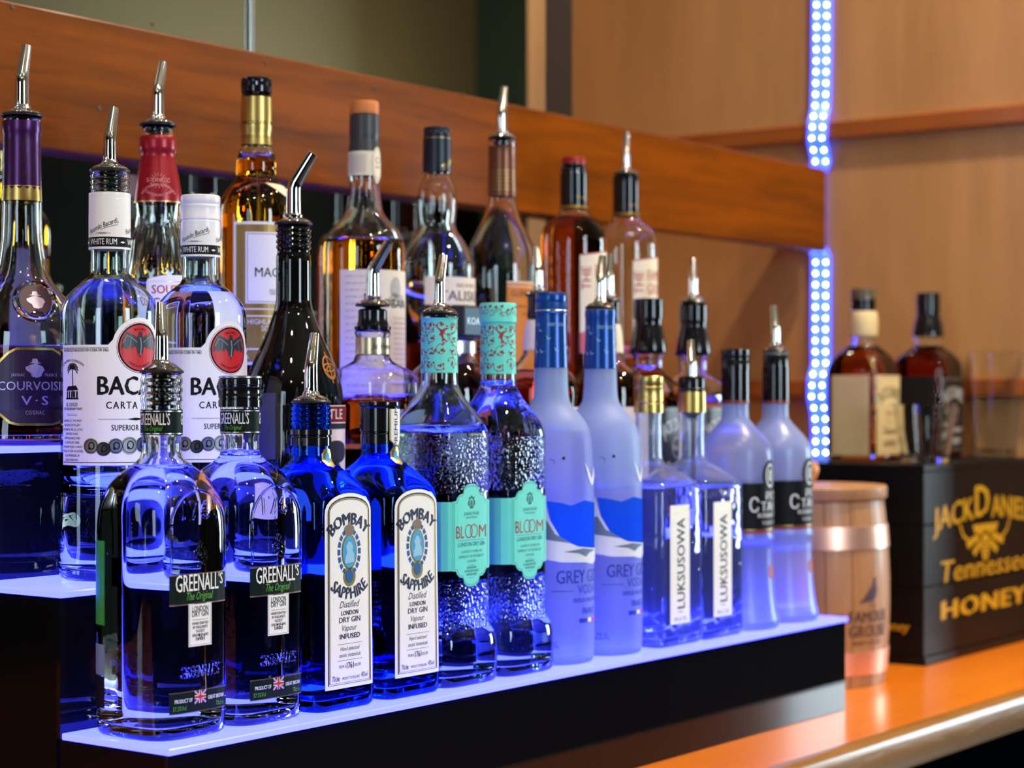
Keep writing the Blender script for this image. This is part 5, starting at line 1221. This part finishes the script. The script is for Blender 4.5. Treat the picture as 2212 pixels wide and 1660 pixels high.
flat([stroke([(uc - 0.012 + 0.002 * i, bz - 0.008 - 0.006 * i), (uc + 0.012 - 0.002 * i, bz - 0.008 - 0.006 * i)], 0.0016) for i in range(4)], -0.0008, 'bee_stripes', CRATE, cr)
flat([text('Tennessee', uc + 0.006, zc(1243), 0.031, 2 * (uc - uX(2032)) * 1.04, shear=0.15, bold=0.012), text('HONEY', uc, zc(1319), 0.026, 2 * (uc - uX(2032)), bold=0.05, space=1.1)], -0.0006, 'lettering', YEL, cr)
side = mergebm([text('Honey', 0.125, 0.045, 0.014, 0.05, shear=0.2, bold=0.02)])
for v in side.verts: v.co = Vector((-0.0006 - v.co.z, 0.30 - v.co.x - 0.13, v.co.y))
me = bpy.data.meshes.new('s'); side.to_mesh(me); side.free(); link('lettering', me, YEL, cr)

# --- bottles on the crate
CREAMJ = pm('honey_label', srgb(222, 200, 150), 0.55)
dj = 0.240
J2 = Shape(1865, [(626, 25), (640, 26), (670, 25), (676, 28), (700, 31), (726, 30), (734, 26), (742, 27), (756, 42, 2.4), (780, 66, 4), (798, 75, 6), (812, 77, 7), (985, 77, 7)], dj, CH)
r = jack(J2, 'q', 1865, 'honey whiskey bottle with cream labels on the black crate', 0, 752, True, d=dj, zb=CH + 0.0002, lab=(812, 982), group='bottles on the crate', liquid=AMBER, paper=CREAMJ, ink=pm('honey_ink', srgb(70, 56, 30), 0.5), neckcream=True)
band(J2, r, 'q_n', 'neck_label', 674, 728, CREAMJ); band(J2, r, 'q_b', 'black_ring', 648, 671, GLOSSBLACK, 1)
link('cap', lathe([(0.012, J2.z(650)), (0.0178, J2.z(650)), (0.0178, J2.z(628)), (0.0165, J2.z(624)), (0.001, J2.z(624))], 40), pm('smoked_cap', (0.10, 0.08, 0.06), 0.15), r)
dk = 0.215
J3 = Shape(2005, [(634, 23), (672, 24), (680, 24), (700, 29), (728, 33), (736, 26), (748, 30), (762, 50, 3), (785, 70, 6), (800, 73, 7), (985, 73, 7)], dk, CH)
jack(J3, 'v', 2005, 'black-labelled whiskey bottle with black neck standing on the crate', 0, 752, True, d=dk, zb=CH + 0.0002, ys=(634, 674, 728), lab=(815, 975), group='bottles on the crate', liquid=BROWN)

# --- glasses on the crate
def tumbler(px, d, ytop, ybot, rt, rb, label, name):
    x, Z = at(px, d); k = Z / FPX; h = (ybot - ytop) * k
    r = thing(name, label, 'glass', (x, d, CH + 0.0002), 'glasses on the crate')
    t = 0.0022; b = 0.009
    me = lathe([(rb * 0.85, 0.0004), (rb, 0.0), (rb + 0.001, 0.003), (rb + (rt - rb) * 0.5, h * 0.5), (rt, h - 0.001), (rt - t / 2, h), (rt - t, h - 0.001), (rb + (rt - rb) * 0.5 - t, h * 0.5), (rb - t, b + 0.003), (rb * 0.8, b), (0.0008, b - 0.001)], 56)
    link('tumbler_glass', me, CLEAR, r)
tumbler(1998, 0.125, 876, 1003, 0.0440, 0.0330, 'short clear tumbler upright at the crate corner', 'short_tumbler')
tumbler(2152, 0.165, 772, 997, 0.0430, 0.0330, 'tall clear tumbler on the crate, right of the whiskey', 'tall_tumbler')

# --- small oak barrel
BW = wood('barrel_oak', srgb(150, 104, 62), srgb(186, 140, 92), axis=2, scale=6, stretch=10, rough=0.5, coat=0.1)
COPPER = pm('copper_hoop', (0.82, 0.46, 0.34), 0.34, 0.75, var=0.05)
BX, BY = 1.270, 0.158
ba = thing('oak_barrel', 'small oak barrel with copper hoops and a knobbed lid beside the crate', 'barrel', (BX, BY, 0.0))
BH = 0.232
def br(zz): return 0.0965 + 0.0075 * (1 - ((zz - BH * 0.48) / (BH * 0.52)) ** 2)
NST = 18
for i in range(NST):
    a0, a1 = 2 * math.pi * i / NST + 0.006, 2 * math.pi * (i + 1) / NST - 0.006
    vv, ff = [], []
    zs = np.linspace(0.0004, BH, 8); ts = np.linspace(a0, a1, 4)
    for zz in zs:
        for rr_ in (br(zz), br(zz) - 0.010):
            for t in ts: vv.append((rr_ * math.cos(t), rr_ * math.sin(t), zz))
    for k in range(7):
        o0, o1 = k * 8, (k + 1) * 8
        for q in range(3):
            ff.append((o0 + q, o0 + q + 1, o1 + q + 1, o1 + q)); ff.append((o0 + 4 + q, o1 + 4 + q, o1 + 4 + q + 1, o0 + 4 + q + 1))
        ff += [(o0, o1, o1 + 4, o0 + 4), (o0 + 3, o0 + 7, o1 + 7, o1 + 3)]
    ff += [(0, 4, 5, 1), (1, 5, 6, 2), (2, 6, 7, 3), (56, 57, 61, 60), (57, 58, 62, 61), (58, 59, 63, 62)]
    me = mesh(vv, ff); sharp(me, 40); link('stave', me, BW, ba)
for z0, z1 in ((0.173, 0.201), (0.016, 0.045)):
    zs = np.linspace(z0, z1, 5)
    link('hoop', lathe([(br(z0) - 0.001, z0)] + [(br(q) + 0.0014, q) for q in zs] + [(br(z1) - 0.001, z1)], 72), COPPER, ba)
link('barrel_bottom', lathe([(0.001, 0.006), (0.088, 0.006), (0.088, 0.012), (0.001, 0.012)], 48), BW, ba)
lid = link('lid', lathe([(0.001, BH + 0.0004), (0.095, BH + 0.0004), (0.0995, BH + 0.002), (0.1005, BH + 0.005), (0.1005, BH + 0.016), (0.0990, BH + 0.018), (0.001, BH + 0.018)], 72), BW, ba)
kx = at(1746, BY)[0] - BX
kb = link('knob', lathe([(0.006, BH + 0.0178), (0.008, BH + 0.022), (0.012, BH + 0.028), (0.0145, BH + 0.035), (0.0140, BH + 0.042), (0.010, BH + 0.048), (0.001, BH + 0.050)], 32), wood('knob_wood', srgb(190, 120, 60), srgb(214, 150, 86), axis=2), lid)
BS = Shape(1745, [(1050, 177), (1480, 177)], BY, 0.0); 
BS.L = np.array([(zz, br(zz), br(zz), 2.0) for zz in np.linspace(0, BH + 0.02, 9)]); BS.top = BH
BRN = pm('burnt_print', srgb(72, 46, 44), 0.6)
art(BS, ba, 'ba_t', 'lettering', lambda: [text('THE', -0.034, 0.081, 0.010, 0.026, rot=math.pi / 2, bold=0.01), text('FAMOUS', 0.009, 0.082, 0.0155, 0.070, bold=0.02), text('GROUSE', 0.009, 0.064, 0.0155, 0.070, bold=0.02), text('FINEST SCOTCH', 0.006, 0.054, 0.0048, 0.050, bold=0.01)], BRN, u0=-0.034, step=0.008, base=0.0006)
art(BS, ba, 'ba_b', 'bird_print', lambda: [poly([(0.004 + 0.022 * a, 0.112 + 0.022 * b) for a, b in [(-0.9, -0.25), (-0.5, 0.0), (-0.2, 0.35), (0.15, 0.7), (0.3, 1.1), (0.42, 1.2), (0.55, 1.1), (0.5, 0.85), (0.62, 0.45), (0.5, 0.05), (0.2, -0.12), (-0.2, -0.18)]]), stroke([(0.004, 0.110), (0.003, 0.102), (0.008, 0.100)], 0.0010), stroke([(0.010, 0.110), (0.009, 0.102), (0.014, 0.100)], 0.0010)], pm('burnt_grape', srgb(66, 44, 66), 0.6), u0=-0.030, step=0.008, base=0.0006)
